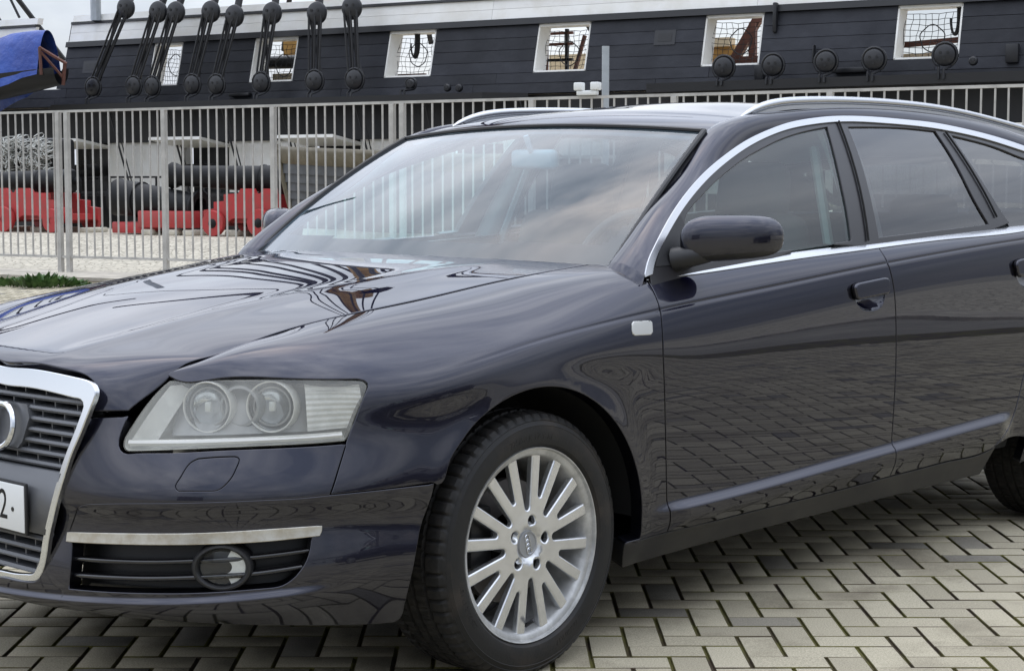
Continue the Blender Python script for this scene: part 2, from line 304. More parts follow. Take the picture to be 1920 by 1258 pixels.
# ---- side glass ----
def glass(x, z):
    x = np.atleast_1d(np.asarray(x, float)); z = np.atleast_1d(np.asarray(z, float))
    zb = .947-.047*(x+.468); dz = z-zb
    y = .862-.36*dz-.5*np.maximum(dz,0)**2 - .02*sstep(-2.2,-3.6,x)*0 - .10*np.clip((-2.6-x)/1.2,0,1)**2
    return np.stack([x, y, z], 1)
def nrm(surf, u, v, e=8e-4):
    du = surf(u+e, v)-surf(u-e, v); dv = surf(u, v+e)-surf(u, v-e); n = np.cross(du, dv)
    return n/np.maximum(np.linalg.norm(n, axis=1), 1e-12)[:, None]
TR = {
 'fender': [(3.6,[(0.588,0.66),(0.6,0.74),(0.62,0.82),(0.64,0.86),(0.665,0.874),(0.7,0.874),(0.77,0.874),(0.86,0.874),(0.95,0.874),(1.1,0.874),(1.25,0.874),(1.4,0.874),(1.6,0.874),(1.8,0.874),(1.95,0.874),(2.085,0.874)]),(3.6,[(2.085,0.874),(2.11,0.8),(2.1171,0.7343)]),(3.6,[(2.1165,0.7292),(2.1093,0.6795),(2.1028,0.6225),(2.0972,0.5365),(2.1013,0.4194),(2.1058,0.3207),(2.1138,0.2349),(2.1306,0.0933)]),(3.6,[(2.1306,0.0933),(1.9614,0.083)]),(0,[(1.9614,0.083),(2.0107,0.0726),(2.0143,0.1479),(2.0113,0.1985),(2.0017,0.2331),(1.9857,0.263),(1.9635,0.2915),(1.9355,0.3204),(1.9021,0.3512),(1.8641,0.383),(1.8219,0.4134),(1.7763,0.4399),(1.7282,0.4611),(1.6783,0.4763),(1.6275,0.4854),(1.5767,0.4879),(1.5267,0.4831),(1.4784,0.4706),(1.4326,0.4508),(1.3902,0.4252),(1.3519,0.3948),(1.3185,0.3591),(1.2904,0.3147),(1.2727,0.318)]),(3.6,[(1.2727,0.3194),(1.198,0.3197),(1.1148,0.321),(1.0501,0.3219),(1.0118,0.3218)]),(3.6,[(1.0118,0.3218),(1.0317,0.3789),(1.0548,0.4303),(1.0639,0.4507)]),(2,[(1.0639,0.4507),(1.0874,0.501),(1.1103,0.5628),(1.1288,0.6023)]),(2,[(1.1288,0.6023),(1.1293,0.6161),(1.1204,0.6223),(1.1053,0.6254)]),(2,[(1.1053,0.6254),(0.9352,0.6248),(0.7326,0.6249),(0.6149,0.6277),(0.588,0.66)])],
 'headlight': [(2,[(0.5979,0.6236),(0.7329,0.6229),(0.9351,0.6233),(1.0677,0.6239),(1.1045,0.6225)]),(2,[(1.1045,0.6225),(1.12,0.6208),(1.1273,0.6132),(1.1269,0.5993)]),(2,[(1.1269,0.5993),(1.1101,0.5595),(1.0859,0.4981),(1.0675,0.4608),(1.0603,0.4538)]),(2,[(1.0603,0.4538),(0.9998,0.4549),(0.8767,0.457),(0.7528,0.4576),(0.6209,0.4559),(0.5464,0.4537)]),(2,[(0.5464,0.4537),(0.5273,0.4567),(0.5202,0.4662),(0.5209,0.4822)]),(2,[(0.5209,0.4822),(0.5365,0.5148),(0.56,0.5606),(0.5786,0.5935),(0.5979,0.6236)])],
 'bumper_top': [(3.6,[(0.4034,0.5199),(0.4647,0.5218),(0.5177,0.5237)]),(2,[(0.5177,0.5237),(0.5093,0.4885),(0.5111,0.464),(0.5264,0.4502),(0.5549,0.4484),(0.6226,0.4494),(0.7534,0.4509),(0.8765,0.4499),(0.9991,0.4475),(1.0633,0.4457)]),(3.6,[(1.0633,0.4457),(1.0544,0.4267),(1.0314,0.3763),(1.0118,0.3199)]),(3.4,[(1.0118,0.3199),(0.9419,0.3174),(0.8733,0.3199),(0.7596,0.3229),(0.6398,0.3236),(0.5027,0.3165),(0.4474,0.3077)]),(3.0,[(0.4474,0.3077),(0.4203,0.2913),(0.3983,0.2471),(0.3816,0.2061),(0.3705,0.1833)]),(0,[(0.3705,0.1833),(0.3728,0.1563),(0.3751,0.1324),(0.3727,0.112),(0.3666,0.0946)]),(0,[(0.3666,0.0946),(0.3642,0.0779),(0.3383,0.043)]),(0,[(0.3383,0.043),(0.2419,0.0457),(0.1201,0.0517),(0.05,0.036),(0,0.034)]),(0,[(0,0.034),(0,0.075)]),(1,[(0,0.094),(0.06,0.094),(0.1311,0.1012),(0.1964,0.1003),(0.2482,0.1008)]),(1,[(0.2482,0.1008),(0.2783,0.1061),(0.2932,0.117)]),(1,[(0.2932,0.117),(0.2998,0.1332),(0.3023,0.1653),(0.3099,0.2089),(0.346,0.3269),(0.359,0.3923),(0.371,0.4416),(0.3964,0.5094),(0.4036,0.5188)])],
 'bumper_low': [(3.4,[(0.4474,0.3077),(0.5027,0.3165),(0.6398,0.3236),(0.7596,0.3229),(0.8733,0.3199),(0.9419,0.3174),(1.0118,0.3199)]),(3.6,[(1.0118,0.3199),(1.05,0.32),(1.1147,0.3193),(1.198,0.3181),(1.2741,0.3163)]),(0,[(1.2741,0.3163),(1.2552,0.2163),(1.2274,0.1244),(1.2129,0.0654),(1.2097,0.0254)]),(0,[(1.2097,0.0254),(1.2095,0.0078),(1.1928,-0.0008)]),(0,[(1.1928,-0.0008),(1.1226,0.0009),(1.0247,0.0043),(0.9337,0.0077),(0.8476,0.012),(0.7493,0.0188),(0.6214,0.0263),(0.4802,0.033),(0.3383,0.043)]),(0,[(0.3383,0.043),(0.3642,0.0779),(0.3666,0.0946)]),(0,[(0.3666,0.0946),(0.3727,0.112),(0.3751,0.1324),(0.3728,0.1563),(0.3705,0.1833)]),(3.0,[(0.3705,0.1833),(0.3816,0.2061),(0.3983,0.2471),(0.4203,0.2913),(0.4474,0.3077)])],
 'intake': [(0,[(0.3835,0.1705),(0.4916,0.1707),(0.6323,0.17),(0.7562,0.1689),(0.8728,0.1673),(0.9742,0.1687)]),(0,[(0.9742,0.1687),(0.969,0.1439),(0.9558,0.1198),(0.9343,0.1008)]),(0,[(0.9343,0.1008),(0.9111,0.0897),(0.8768,0.0866),(0.8483,0.0874)]),(0,[(0.8483,0.0874),(0.757,0.0887),(0.6367,0.0906),(0.4998,0.0922),(0.3841,0.0944)]),(0,[(0.3841,0.0944),(0.3872,0.1328),(0.3835,0.1705)])],
 'strip': [(0,[(0.372,0.1855),(0.4894,0.1891),(0.6311,0.19),(0.7559,0.1893),(0.8732,0.19),(0.9947,0.1908)]),(0,[(0.9947,0.1908),(0.993,0.1778),(0.9889,0.1698)]),(0,[(0.9889,0.1698),(0.8496,0.1668),(0.7562,0.1684),(0.6323,0.17),(0.4916,0.1707),(0.3713,0.1699)]),(0,[(0.3713,0.1699),(0.372,0.1855)])],
 'washer': [(1.2,[(0.6817,0.3625),(0.6749,0.3712),(0.6824,0.3933),(0.6922,0.4134),(0.7029,0.4269),(0.7196,0.4342)]),(1.2,[(0.7196,0.4342),(0.7671,0.4358),(0.8039,0.4352)]),(1.2,[(0.8039,0.4352),(0.8125,0.4314),(0.8091,0.4165),(0.7989,0.3942),(0.782,0.3719)]),(1.2,[(0.782,0.3719),(0.7683,0.3615),(0.7475,0.3597),(0.6817,0.3625)])],
 'front_door': [(3.6,[(2.1306,0.0933),(2.1138,0.2349),(2.1058,0.3207),(2.1013,0.4194),(2.0972,0.5365),(2.1028,0.6225),(2.1093,0.6795),(2.1165,0.7292)]),(0,[(2.1165,0.7292),(2.3,0.739),(2.6,0.739),(2.9,0.739),(3.1992,0.7141)]),(3.6,[(3.1992,0.7141),(3.1891,0.658),(3.1961,0.603),(3.2112,0.5468),(3.2206,0.4666),(3.2213,0.3519),(3.2163,0.2763),(3.2096,0.195),(3.2197,0.0831)]),(3.6,[(3.2197,0.0831),(2.9104,0.077),(2.589,0.0791),(2.3389,0.0854),(2.1306,0.0933)])],
 'rear_door': [(3.6,[(3.2197,0.0831),(3.2096,0.195),(3.2163,0.2763),(3.2213,0.3519),(3.2206,0.4666),(3.2112,0.5468),(3.1961,0.603),(3.1891,0.658),(3.1992,0.7141)]),(0,[(3.1992,0.7141),(3.5,0.739),(3.8,0.739),(4.1,0.739),(4.26,0.739)]),(3.6,[(4.26,0.739),(4.27,0.62),(4.235,0.5),(4.0161,0.2559),(3.9956,0.2214),(3.9581,0.172),(3.8874,0.1247),(3.8343,0.0901)]),(3.6,[(3.8343,0.0901),(3.7792,0.0818),(3.6085,0.0827),(3.4121,0.0835),(3.2197,0.0831)])],
 'rocker': [(3.6,[(1.9621,0.0809),(2.132,0.0904),(2.3409,0.0822),(2.591,0.0762),(2.9123,0.0744),(3.2218,0.0805),(3.4142,0.0811),(3.6106,0.0804),(3.7813,0.0795),(3.86,0.095)]),(0,[(3.86,0.095),(3.85,0.05),(3.83,0.0)]),(0,[(3.83,0),(3.5,0),(3,0),(2.5,0),(1.985,0)]),(0,[(1.985,0),(1.97,0.04),(1.9621,0.0809)])],
 'quarter': [(3.6,[(3.8343,0.0901),(3.8874,0.1247),(3.9581,0.172),(3.9956,0.2214),(4.0161,0.2559),(4.235,0.5),(4.27,0.62),(4.26,0.739)]),(0,[(4.26,0.739),(4.6,0.739),(5.0,0.739),(5.45,0.739)]),(1,[(5.45,0.739),(5.45,0.4),(5.45,0.02)]),(0,[(5.45,0.02),(5.1,0.02),(4.88,0.02)]),(0,[(4.0845,0.0098),(4.0773,0.0614),(4.0768,0.1118),(4.083,0.1573),(4.0958,0.196),(4.1149,0.2291),(4.1401,0.2589),(4.171,0.2863),(4.2069,0.3116),(4.2473,0.3345),(4.2915,0.3539),(4.3387,0.3689),(4.388,0.3791),(4.4387,0.3843),(4.4898,0.3844),(4.5404,0.3792),(4.5897,0.3686),(4.6369,0.3526),(4.681,0.3311),(4.7214,0.3047),(4.7575,0.2741),(4.7885,0.2399),(4.8139,0.2026),(4.8332,0.1625),(4.8461,0.1205),(4.8527,0.078),(4.853,0.0364),(4.7241,-0.8732)]),(3.6,[(4.7241,-0.8732),(3.87,0.1),(3.8343,0.0901)])],
 'rear_end': [(1,[(5.46,0.02),(5.46,0.4),(5.46,0.86)]),(0,[(5.46,0.86),(6.0,0.86),(6.57,0.86)]),(0,[(6.57,0.86),(6.57,0.02)]),(0,[(6.57,0.02),(6,0.02),(5.46,0.02)])],
 'repeater': [(0,[(1.9771,0.5808),(1.9805,0.5996)]),(0,[(1.9805,0.5996),(1.987,0.6039)]),(0,[(1.987,0.6039),(2.0484,0.5972)]),(0,[(2.0484,0.5972),(2.056,0.5924)]),(0,[(2.056,0.5924),(2.0538,0.568)]),(0,[(2.0538,0.568),(2.0465,0.5633)]),(0,[(2.0465,0.5633),(1.9839,0.5702)]),(0,[(1.9839,0.5702),(1.9782,0.5747)]),(0,[(1.9782,0.5747),(1.9771,0.5808)])],
 'belt_strip': [(0,[(2.1205,0.7335),(2.3203,0.735),(2.71,0.7332),(3.211,0.733),(3.6588,0.7382),(4.1487,0.7374),(4.5,0.742),(4.9,0.742)]),(0,[(4.9,0.742),(4.9,0.722)]),(0,[(4.9,0.722),(4.5,0.722),(4.0714,0.6678),(3.5997,0.6844),(3.1704,0.6936),(2.6802,0.7014),(2.2965,0.7083),(2.1143,0.7175)]),(0,[(2.1143,0.7175),(2.1205,0.7335)])],
 'cup1': [(0,[(2.9856,0.5624),(2.9921,0.5687),(3.0492,0.5697),(3.1415,0.5631),(3.1613,0.5556)]),(0,[(3.1613,0.5556),(3.1625,0.5352),(3.1495,0.5127),(3.1168,0.5013),(3.073,0.5013)]),(0,[(3.073,0.5013),(3.0301,0.5107),(3.0026,0.532),(2.9856,0.5624)])],
 'cup2': [(0,[(3.9511,0.5392),(3.9589,0.5455),(4.0203,0.5443),(4.2,0.545),(4.215,0.535)]),(0,[(4.215,0.535),(4.205,0.495),(4.15,0.475)]),(0,[(4.15,0.475),(4.0173,0.4878),(3.9745,0.5093),(3.9511,0.5392)])],
 'hood': [(3.6,[(0.02,0.6975),(0.2,0.6975),(0.4,0.6975),(0.6,0.6975),(0.8,0.6975),(0.95,0.6975),(1.05,0.6975),(1.14,0.6975),(1.21,0.6975),(1.25,0.6975),(1.285,0.697),(1.33,0.69),(1.3823,0.6728)]),(3.6,[(1.3823,0.6728),(1.388,0.6296),(1.3946,0.5599)]),(1,[(1.3946,0.5599),(1.3636,0.5661),(1.3394,0.562),(1.3188,0.5517)]),(1,[(1.3188,0.5517),(1.3062,0.5212),(1.2982,0.4667),(1.2973,0.3773),(1.303,0.2511),(1.3102,0.107),(1.297,0.05),(1.297,0)])],
 'gril_out': [(0,[(0,0.77),(0.0735,0.7618),(0.1856,0.7635),(0.2914,0.7612),(0.3723,0.7563)]),(0,[(0.3723,0.7563),(0.4115,0.7532),(0.4402,0.7447),(0.4514,0.7316),(0.4489,0.7141)]),(0,[(0.4489,0.7141),(0.4335,0.6722),(0.4175,0.6323),(0.3979,0.593),(0.3801,0.544),(0.3625,0.4947),(0.344,0.4387),(0.3264,0.388),(0.3083,0.3363),(0.2944,0.3133)]),(0,[(0.2944,0.3133),(0.2746,0.2941),(0.2416,0.2853)]),(0,[(0.2416,0.2853),(0.1865,0.2793),(0.1186,0.2764),(0,0.262)])],
 'gril_in': [(0,[(0,0.742),(0.0863,0.7257),(0.1982,0.7257),(0.3038,0.7218),(0.3843,0.7161)]),(0,[(0.3843,0.7161),(0.4142,0.7114),(0.4222,0.7027),(0.4208,0.6863)]),(0,[(0.4208,0.6863),(0.4031,0.638),(0.3785,0.5816),(0.3616,0.5361),(0.3469,0.4929),(0.3261,0.4304),(0.3075,0.3793),(0.2895,0.3336),(0.279,0.3197)]),(0,[(0.279,0.3197),(0.2638,0.3037),(0.233,0.2965)]),(0,[(0.233,0.2965),(0.1888,0.2911),(0.121,0.2883),(0,0.272)])],
 'gpts': [(0,[(0.2494,0.5095),(0.2451,0.4029),(0.1336,0.5111),(0.1378,0.3999),(0.3406,0.5458),(0.3386,0.5313),(0.3448,0.4688),(0.2998,0.421),(0.1907,0.6331),(0.0454,0.6196),(0.1024,0.6742),(0.1218,0.5874),(0.1298,0.6275),(0.0903,0.7137),(0.4163,0.7034)])],
 'chrome_o': [(0,[(-0.4693,0.9462),(-0.4985,0.9835),(-0.5388,1.0183),(-0.6,1.0643),(-0.6725,1.1127),(-0.7716,1.1681),(-0.8827,1.2197),(-1.0119,1.2689),(-1.1474,1.3125),(-1.2787,1.345),(-1.4081,1.3705),(-1.5316,1.3859),(-1.6532,1.3958),(-1.772,1.3997),(-1.9196,1.3992),(-2.0687,1.395),(-2.2212,1.3888),(-2.3711,1.3749),(-2.5215,1.3558),(-2.734,1.318),(-2.95,1.268),(-3.12,1.2),(-3.22,1.12)])],
 'chrome_i': [(0,[(-0.5022,0.9532),(-0.5226,0.98),(-0.5644,1.0176),(-0.6246,1.061),(-0.6925,1.1053),(-0.7875,1.1579),(-0.8949,1.2078),(-1.0177,1.2552),(-1.1462,1.2968),(-1.2714,1.3289),(-1.3964,1.3531),(-1.5163,1.3681),(-1.6351,1.3784),(-1.7543,1.383),(-1.9012,1.3822),(-2.0507,1.3786),(-2.2017,1.3713),(-2.3524,1.358),(-2.5027,1.3387),(-2.715,1.3007),(-2.94,1.258),(-3.1,1.195),(-3.2,1.12)])],
 'dlo': [(0,[(-0.5022,0.9532),(-0.5226,0.98),(-0.5644,1.0176),(-0.6246,1.061),(-0.6925,1.1053),(-0.7875,1.1579),(-0.8949,1.2078),(-1.0177,1.2552),(-1.1462,1.2968),(-1.2714,1.3289),(-1.3964,1.3531),(-1.5163,1.3681),(-1.6351,1.3784),(-1.7543,1.383),(-1.9012,1.3822),(-2.0507,1.3786),(-2.2017,1.3713),(-2.3524,1.358),(-2.5027,1.3387),(-2.715,1.3007),(-2.94,1.258),(-3.1,1.195),(-3.2,1.12)]),(0,[(-3.2,1.12),(-3.2,1.0714),(-2.8,1.0526),(-2.2,1.0244),(-1.6,0.9962),(-1,0.968),(-0.5,0.9445),(-0.5022,0.9532)])],
 'win1': [(0,[(-0.6546,0.9899),(-0.6815,1.0514),(-0.7261,1.1049),(-0.8036,1.1476),(-0.9052,1.193),(-1.0067,1.2323),(-1.1082,1.2669),(-1.2072,1.2946),(-1.3072,1.3199),(-1.4367,1.345),(-1.5315,1.3585),(-1.6036,1.3668)]),(0,[(-1.6036,1.3668),(-1.5758,1.3097),(-1.5445,1.2437),(-1.5135,1.1706),(-1.4876,1.0987),(-1.4576,1.0167)]),(0,[(-1.4576,1.0167),(-1.2354,1.0034),(-1.0236,0.9909),(-0.824,0.9792),(-0.6816,0.9708),(-0.6449,0.9691)]),(0,[(-0.6449,0.9691),(-0.6546,0.9899)])],
 'win2': [(0,[(-1.711,1.3692),(-1.8917,1.3733),(-2.0448,1.3732),(-2.2123,1.3661)]),(0,[(-2.2123,1.3661),(-2.2249,1.3),(-2.2337,1.2218),(-2.2449,1.1336),(-2.2808,1.0523)]),(0,[(-2.2808,1.0523),(-1.9181,1.0364),(-1.6041,1.023)]),(0,[(-1.6041,1.023),(-1.6314,1.1214),(-1.6636,1.2197),(-1.6918,1.3031),(-1.711,1.3692)])],
 'win3': [(0,[(-2.2937,1.3533),(-2.4301,1.3356),(-2.5762,1.3083),(-2.6928,1.2797),(-2.9,1.255),(-3.02,1.205),(-3.08,1.165)]),(0,[(-3.08,1.165),(-3.08,1.1),(-3.04,1.076)]),(0,[(-3.04,1.076),(-2.7,1.058),(-2.42,1.044)]),(0,[(-2.42,1.044),(-2.3681,1.1238),(-2.3365,1.2043),(-2.3097,1.2849),(-2.2937,1.3533)])],
 'fog': [(0,[(0.7746,0.1269)])],
 'slat1': [(0,[(0.3868,0.1423),(0.4969,0.1412),(0.6354,0.1401),(0.7156,0.14),(0.8492,0.1388),(0.9689,0.1411)])],
 'slat2': [(0,[(0.3914,0.1169),(0.5003,0.1154),(0.6372,0.1142),(0.7225,0.1139),(0.8487,0.112),(0.9498,0.1142)])],
}
# ------------------------------------------------------------------ trimmed panels on smooth surfaces
def seg_pts(pts, step):
    p = np.array(pts, float)
    if len(p) == 1: return p
    k = np.concatenate([[0], np.cumsum(np.linalg.norm(np.diff(p, axis=0), axis=1))]); keep = np.concatenate([[True], np.diff(k) > 1e-6]); p = p[keep]; k = k[keep]
    n = max(2, int(math.ceil(k[-1]/step))+1); t = np.linspace(0, k[-1], n)
    if len(p) == 2: return p[0]+(p[1]-p[0])*(t/k[-1])[:, None]
    return cardinal(k)(t) @ p
def outline(segs, step=.012, grow=0.):
    P = []; G = []
    for g, pts in segs:
        q = seg_pts(pts, step); P += list(q[:-1]); G += [g/1000.]*(len(q)-1)
    P = np.array(P); G = np.array(G)
    d = np.linalg.norm(P-np.roll(P, 1, axis=0), axis=1); k = d > step*.12; P = P[k]; G = G[k]
    a = .5*np.sum(P[:, 0]*np.roll(P[:, 1], -1)-np.roll(P[:, 0], -1)*P[:, 1])
    if a < 0: P = P[::-1].copy(); G = G[::-1].copy()
    e = np.roll(P, -1, axis=0)-P; e /= np.maximum(np.linalg.norm(e, axis=1), 1e-9)[:, None]
    n = np.stack([-e[:, 1], e[:, 0]], 1); m = n+np.roll(n, 1, axis=0); m /= np.maximum(np.linalg.norm(m, axis=1), .3)[:, None]
    return P+m*(G-grow)[:, None]
def inpoly(Q, poly):
    x, y = Q[:, 0], Q[:, 1]; r = np.zeros(len(Q), bool); n = len(poly)
    for i in range(n):
        x0, y0 = poly[i]; x1, y1 = poly[(i+1) % n]
        c = (y0 > y) != (y1 > y)
        with np.errstate(divide='ignore', invalid='ignore'): xi = (x1-x0)*(y-y0)/(y1-y0)+x0
        r ^= c & (x < xi)
    return r
def bdist(Q, poly):
    d = np.full(len(Q), 1e9)
    for i in range(len(poly)):
        a = poly[i]; b = poly[(i+1) % len(poly)]; ab = b-a; t = np.clip(((Q-a) @ ab)/max(ab @ ab, 1e-12), 0, 1)
        d = np.minimum(d, np.linalg.norm(Q-(a+t[:, None]*ab), axis=1))
    return d
def panel_mesh(name, surf, out, holes=(), res=.02, off=0., thick=.014, rn=.0022, flip=False, mirror=False, fine=()):
    polys = [np.asarray(out)]+[np.asarray(h) for h in holes]
    lo = polys[0].min(0); hi = polys[0].max(0)
    gx, gy = np.meshgrid(np.arange(lo[0], hi[0], res), np.arange(lo[1], hi[1], res)); gx[1::2] += res*.5
    Q = np.stack([gx.ravel(), gy.ravel()], 1); Q = Q[inpoly(Q, polys[0])]
    for h in polys[1:]: Q = Q[~inpoly(Q, h)]
    for h in polys:
        if len(Q): Q = Q[bdist(Q, h) > res*.45]
    for vc, offs in fine:      # closely spaced rows along a crease
        Q = Q[np.abs(Q[:, 1]-vc) > offs[-1]+res*.3]; us = np.arange(lo[0], hi[0], .0075); X = np.concatenate([np.stack([us, np.full(len(us), vc+o)], 1) for k, o in enumerate(offs)])
        X = X[inpoly(X, polys[0])]
        for h in polys[1:]: X = X[~inpoly(X, h)]
        for h in polys:
            if len(X): X = X[bdist(X, h) > .0022]
        Q = np.concatenate([Q, X])
    V = np.concatenate(polys+[Q]); E = []; k = 0
    for h in polys: E += [(k+i, k+(i+1) % len(h)) for i in range(len(h))]; k += len(h)
    ov, oe, of, *_ = delaunay_2d_cdt([Vector((float(a), float(b))) for a, b in V], E, [], 0, 1e-7)
    uv = np.array([(p.x, p.y) for p in ov]); F = np.array([f for f in of]); c = uv[F].mean(1); ok = inpoly(c, polys[0])
    for h in polys[1:]: ok &= ~inpoly(c, h)
    F = F[ok]
    P = surf(uv[:, 0], uv[:, 1]); Nn = nrm(surf, uv[:, 0], uv[:, 1])
    if flip: Nn = -Nn
    P = P+Nn*off
    # orient faces with the normal
    fn = np.cross(P[F[:, 1]]-P[F[:, 0]], P[F[:, 2]]-P[F[:, 0]]); bad = np.sum(fn*Nn[F[:, 0]], axis=1) < 0; F[bad] = F[bad][:, ::-1]
    ed = {}
    for f in F:
        for a, b in ((f[0], f[1]), (f[1], f[2]), (f[2], f[0])): ed[(a, b)] = 1
    bnd = [(a, b) for a, b in ed if (b, a) not in ed]
    o = np.zeros_like(P)
    for a, b in bnd:
        t = P[b]-P[a]; d = np.cross(t, Nn[a]); l = np.linalg.norm(d)
        if l > 0: o[a] += d/l; o[b] += d/l
    bv = sorted({a for a, b in bnd}); ix = {v: i for i, v in enumerate(bv)}; n = len(P); m = len(bv); bv = np.array(bv)
    ob = o[bv]; ob /= np.maximum(np.linalg.norm(ob, axis=1), 1e-6)[:, None]; Pb = P[bv]; Nb = Nn[bv]
    r1 = Pb+ob*rn*.7-Nb*rn*.3; r2 = Pb+ob*rn-Nb*rn; r3 = Pb+ob*rn-Nb*thick
    AV = np.concatenate([P, r1, r2, r3]); AN = np.concatenate([Nn, (ob+Nb)*.7071, ob, ob])
    FF = [tuple(f) for f in F]
    for a, b in bnd:
        ia, ib = ix[a], ix[b]
        FF += [(b, a, n+ia, n+ib), (n+ib, n+ia, n+m+ia, n+m+ib), (n+m+ib, n+m+ia, n+2*m+ia, n+2*m+ib)]
    if mirror: AV = AV*[1, -1, 1]; AN = AN*[1, -1, 1]; FF = [f[::-1] for f in FF]
    me = bpy.data.meshes.new(name); me.from_pydata(AV.tolist(), [], [tuple(int(i) for i in f) for f in FF]); me.update()
    me.polygons.foreach_set('use_smooth', [True]*len(me.polygons)); me.normals_split_custom_set_from_vertices([tuple(x) for x in AN])
    return me
def panel(name, surf, segs, m, parent, holes=(), step=.012, both=True, **kw):
    out = outline(segs, step) if not isinstance(segs, np.ndarray) else segs
    o = mkobj(name, panel_mesh(name, surf, out, holes, **kw), m, parent); r = None
    if both: r = mkobj(name, panel_mesh(name, surf, out, holes, mirror=True, **kw), m, parent if not isinstance(parent, tuple) else parent[1])
    return o, r
def loft_mesh(name, A, flip=False, mirror=False, closed=False):
    """grid of points (n,m,3) as a smooth sheet"""
    n, m, _ = A.shape; V = A.reshape(-1, 3).copy(); F = []
    for i in range(n-1):
        for j in range(m-1 if not closed else m):
            j2 = (j+1) % m; q = (i*m+j, i*m+j2, (i+1)*m+j2, (i+1)*m+j); F.append(q[::-1] if flip else q)
    if mirror: V = V*[1, -1, 1]; F = [f[::-1] for f in F]
    me = bpy.data.meshes.new(name); me.from_pydata(V.tolist(), [], F); me.update(); me.polygons.foreach_set('use_smooth', [True]*len(me.polygons)); return me
def text_mesh(txt, size, ext=.001):
    cu = bpy.data.curves.new('txt', 'FONT'); cu.body = txt; cu.size = size; cu.extrude = ext; cu.align_x = 'CENTER'; cu.align_y = 'CENTER'
    o = bpy.data.objects.new('txt', cu); COL.objects.link(o); dg = bpy.context.evaluated_depsgraph_get(); dg.update(); me = bpy.data.meshes.new_from_object(o.evaluated_get(dg))
    bpy.data.objects.remove(o); bpy.data.curves.remove(cu); return me
def warp(me, f):
    for v in me.vertices: v.co = f(v.co)
    me.update(); return me
# ------------------------------------------------------------------ the car
YAW = .799
car = empty('parked_car', (-.564, 4.8346, 0), YAW+math.pi)
tag(car, 'dark blue estate car parked on the paving, cropped by the frame', 'car')
def B1(s, v): return band(np.array([s]), np.array([v]))[0]
def Bn(s, v): return nrm(band, np.array([s]), np.array([v]))[0]
hl_out = outline(TR['headlight'], .01); wash = outline(TR['washer'], .006); intake = outline(TR['intake'], .01)
cup1 = outline(TR['cup1'], .006); cup2 = outline(TR['cup2'], .006)
FT = (.62, (-.016, -.010, -.006, -.003, 0, .003, .006, .010, .016)); FL = (.185, (-.020, -.013, -.010, -.005, 0, .005, .010, .013, .020))
FB = (.078, (-.014, -.008, -.004, 0, .004, .008, .014))
fl, fr = panel('fender', band, TR['fender'], 'paint', car, res=.016, thick=.035, fine=(FT,))
bt = panel('front_bumper', band, TR['bumper_top'], 'paint', car, holes=[outline(TR['washer'], .006, grow=.0050)], res=.014, thick=.03, fine=(FB,))
bl = panel('bumper_corner', band, TR['bumper_low'], 'paint', car, holes=[intake], res=.014, thick=.035, rn=.0024, fine=(FB,))
panel('washer_cover', band, wash, 'paint', bt[0], res=.012, thick=.01, both=False)
mkobj('washer_cover', panel_mesh('washer_cover', band, wash, res=.012, thick=.01, mirror=True), 'paint', bt[1])
fd = panel('front_door', band, TR['front_door'], 'paint', car, holes=[cup1], res=.014, thick=.03, fine=(FT, FL))
rd = panel('rear_door', band, TR['rear_door'], 'paint', car, holes=[cup2], res=.014, thick=.03, fine=(FT, FL))
panel('rocker_panel', band, TR['rocker'], 'sill', car, res=.02, thick=.04)
panel('rear_quarter', band, TR['quarter'], 'paint', car, res=.022, thick=.03, fine=(FT,))
panel('rear_end', band, TR['rear_end'], 'paint', car, res=.04, thick=.03)
# chrome line under the windows and bumper strip
panel('belt_trim', band, TR['belt_strip'], 'satin', car, res=.02, off=.003, thick=.010, rn=.0014, step=.02)
panel('bumper_strip', band, TR['strip'], 'strip', car, res=.02, off=.005, thick=.016, rn=.002)
# bonnet: mirrored outline makes one panel
ho = outline(TR['hood'], .016); ho_s = [(g, list(map(tuple, p))) for g, p in TR['hood']]
half = []
for g, p in TR['hood']: half.append((g, p))
full = half+[(g, [(a, -b) for a, b in p][::-1]) for g, p in half[::-1]]+[(2.2, [(.02, -.697), (.012, -.35), (.01, 0), (.012, .35), (.02, .697)])]
mkobj('bonnet', panel_mesh('bonnet', hood, outline(full, .016), res=.02, thick=.03, rn=.003), 'paint', car)
# dark inner shells behind the gaps
def shell():
    S = np.linspace(0, 6.55, 200); V = np.linspace(.06, .88, 32); A = np.zeros((len(S), len(V), 3))
    for j, v in enumerate(V):
        P = band(S, np.full(len(S), v)); A[:, j] = P-nrm(band, S, np.full(len(S), v))*.036
    V_, F = A.reshape(-1, 3), []; m = len(V)
    for i in range(len(S)-1):
        for j in range(m-1):
            c = A[i:i+2, j:j+2].reshape(-1, 3).mean(0); s = S[i]; v = V[j]
            if min(math.hypot(c[0]+.005, c[2]-.318), math.hypot(c[0]+2.843, c[2]-.318)) < .445 and abs(c[1]) > .5: continue
            if s < .62 or (s < .80 and v > .40): continue
            if .48 < s < 1.17 and .42 < v < .66: continue
            if .33 < s < 1.02 and .04 < v < .21: continue
            F.append((i*m+j, i*m+j+1, (i+1)*m+j+1, (i+1)*m+j))
    for sgn in (1, -1):
        b = MB(); b.add([(p[0], p[1]*sgn, p[2]) for p in V_], F); b.build('inner_shell', 'dark', car)
shell()
mb = MB(); mb.box((-1.55, 0, .235), (4.2, 1.24, .03)); mb.box((-1.42, 0, .232), (1.9, 1.62, .03)); mb.build('underbody', 'dark', car)
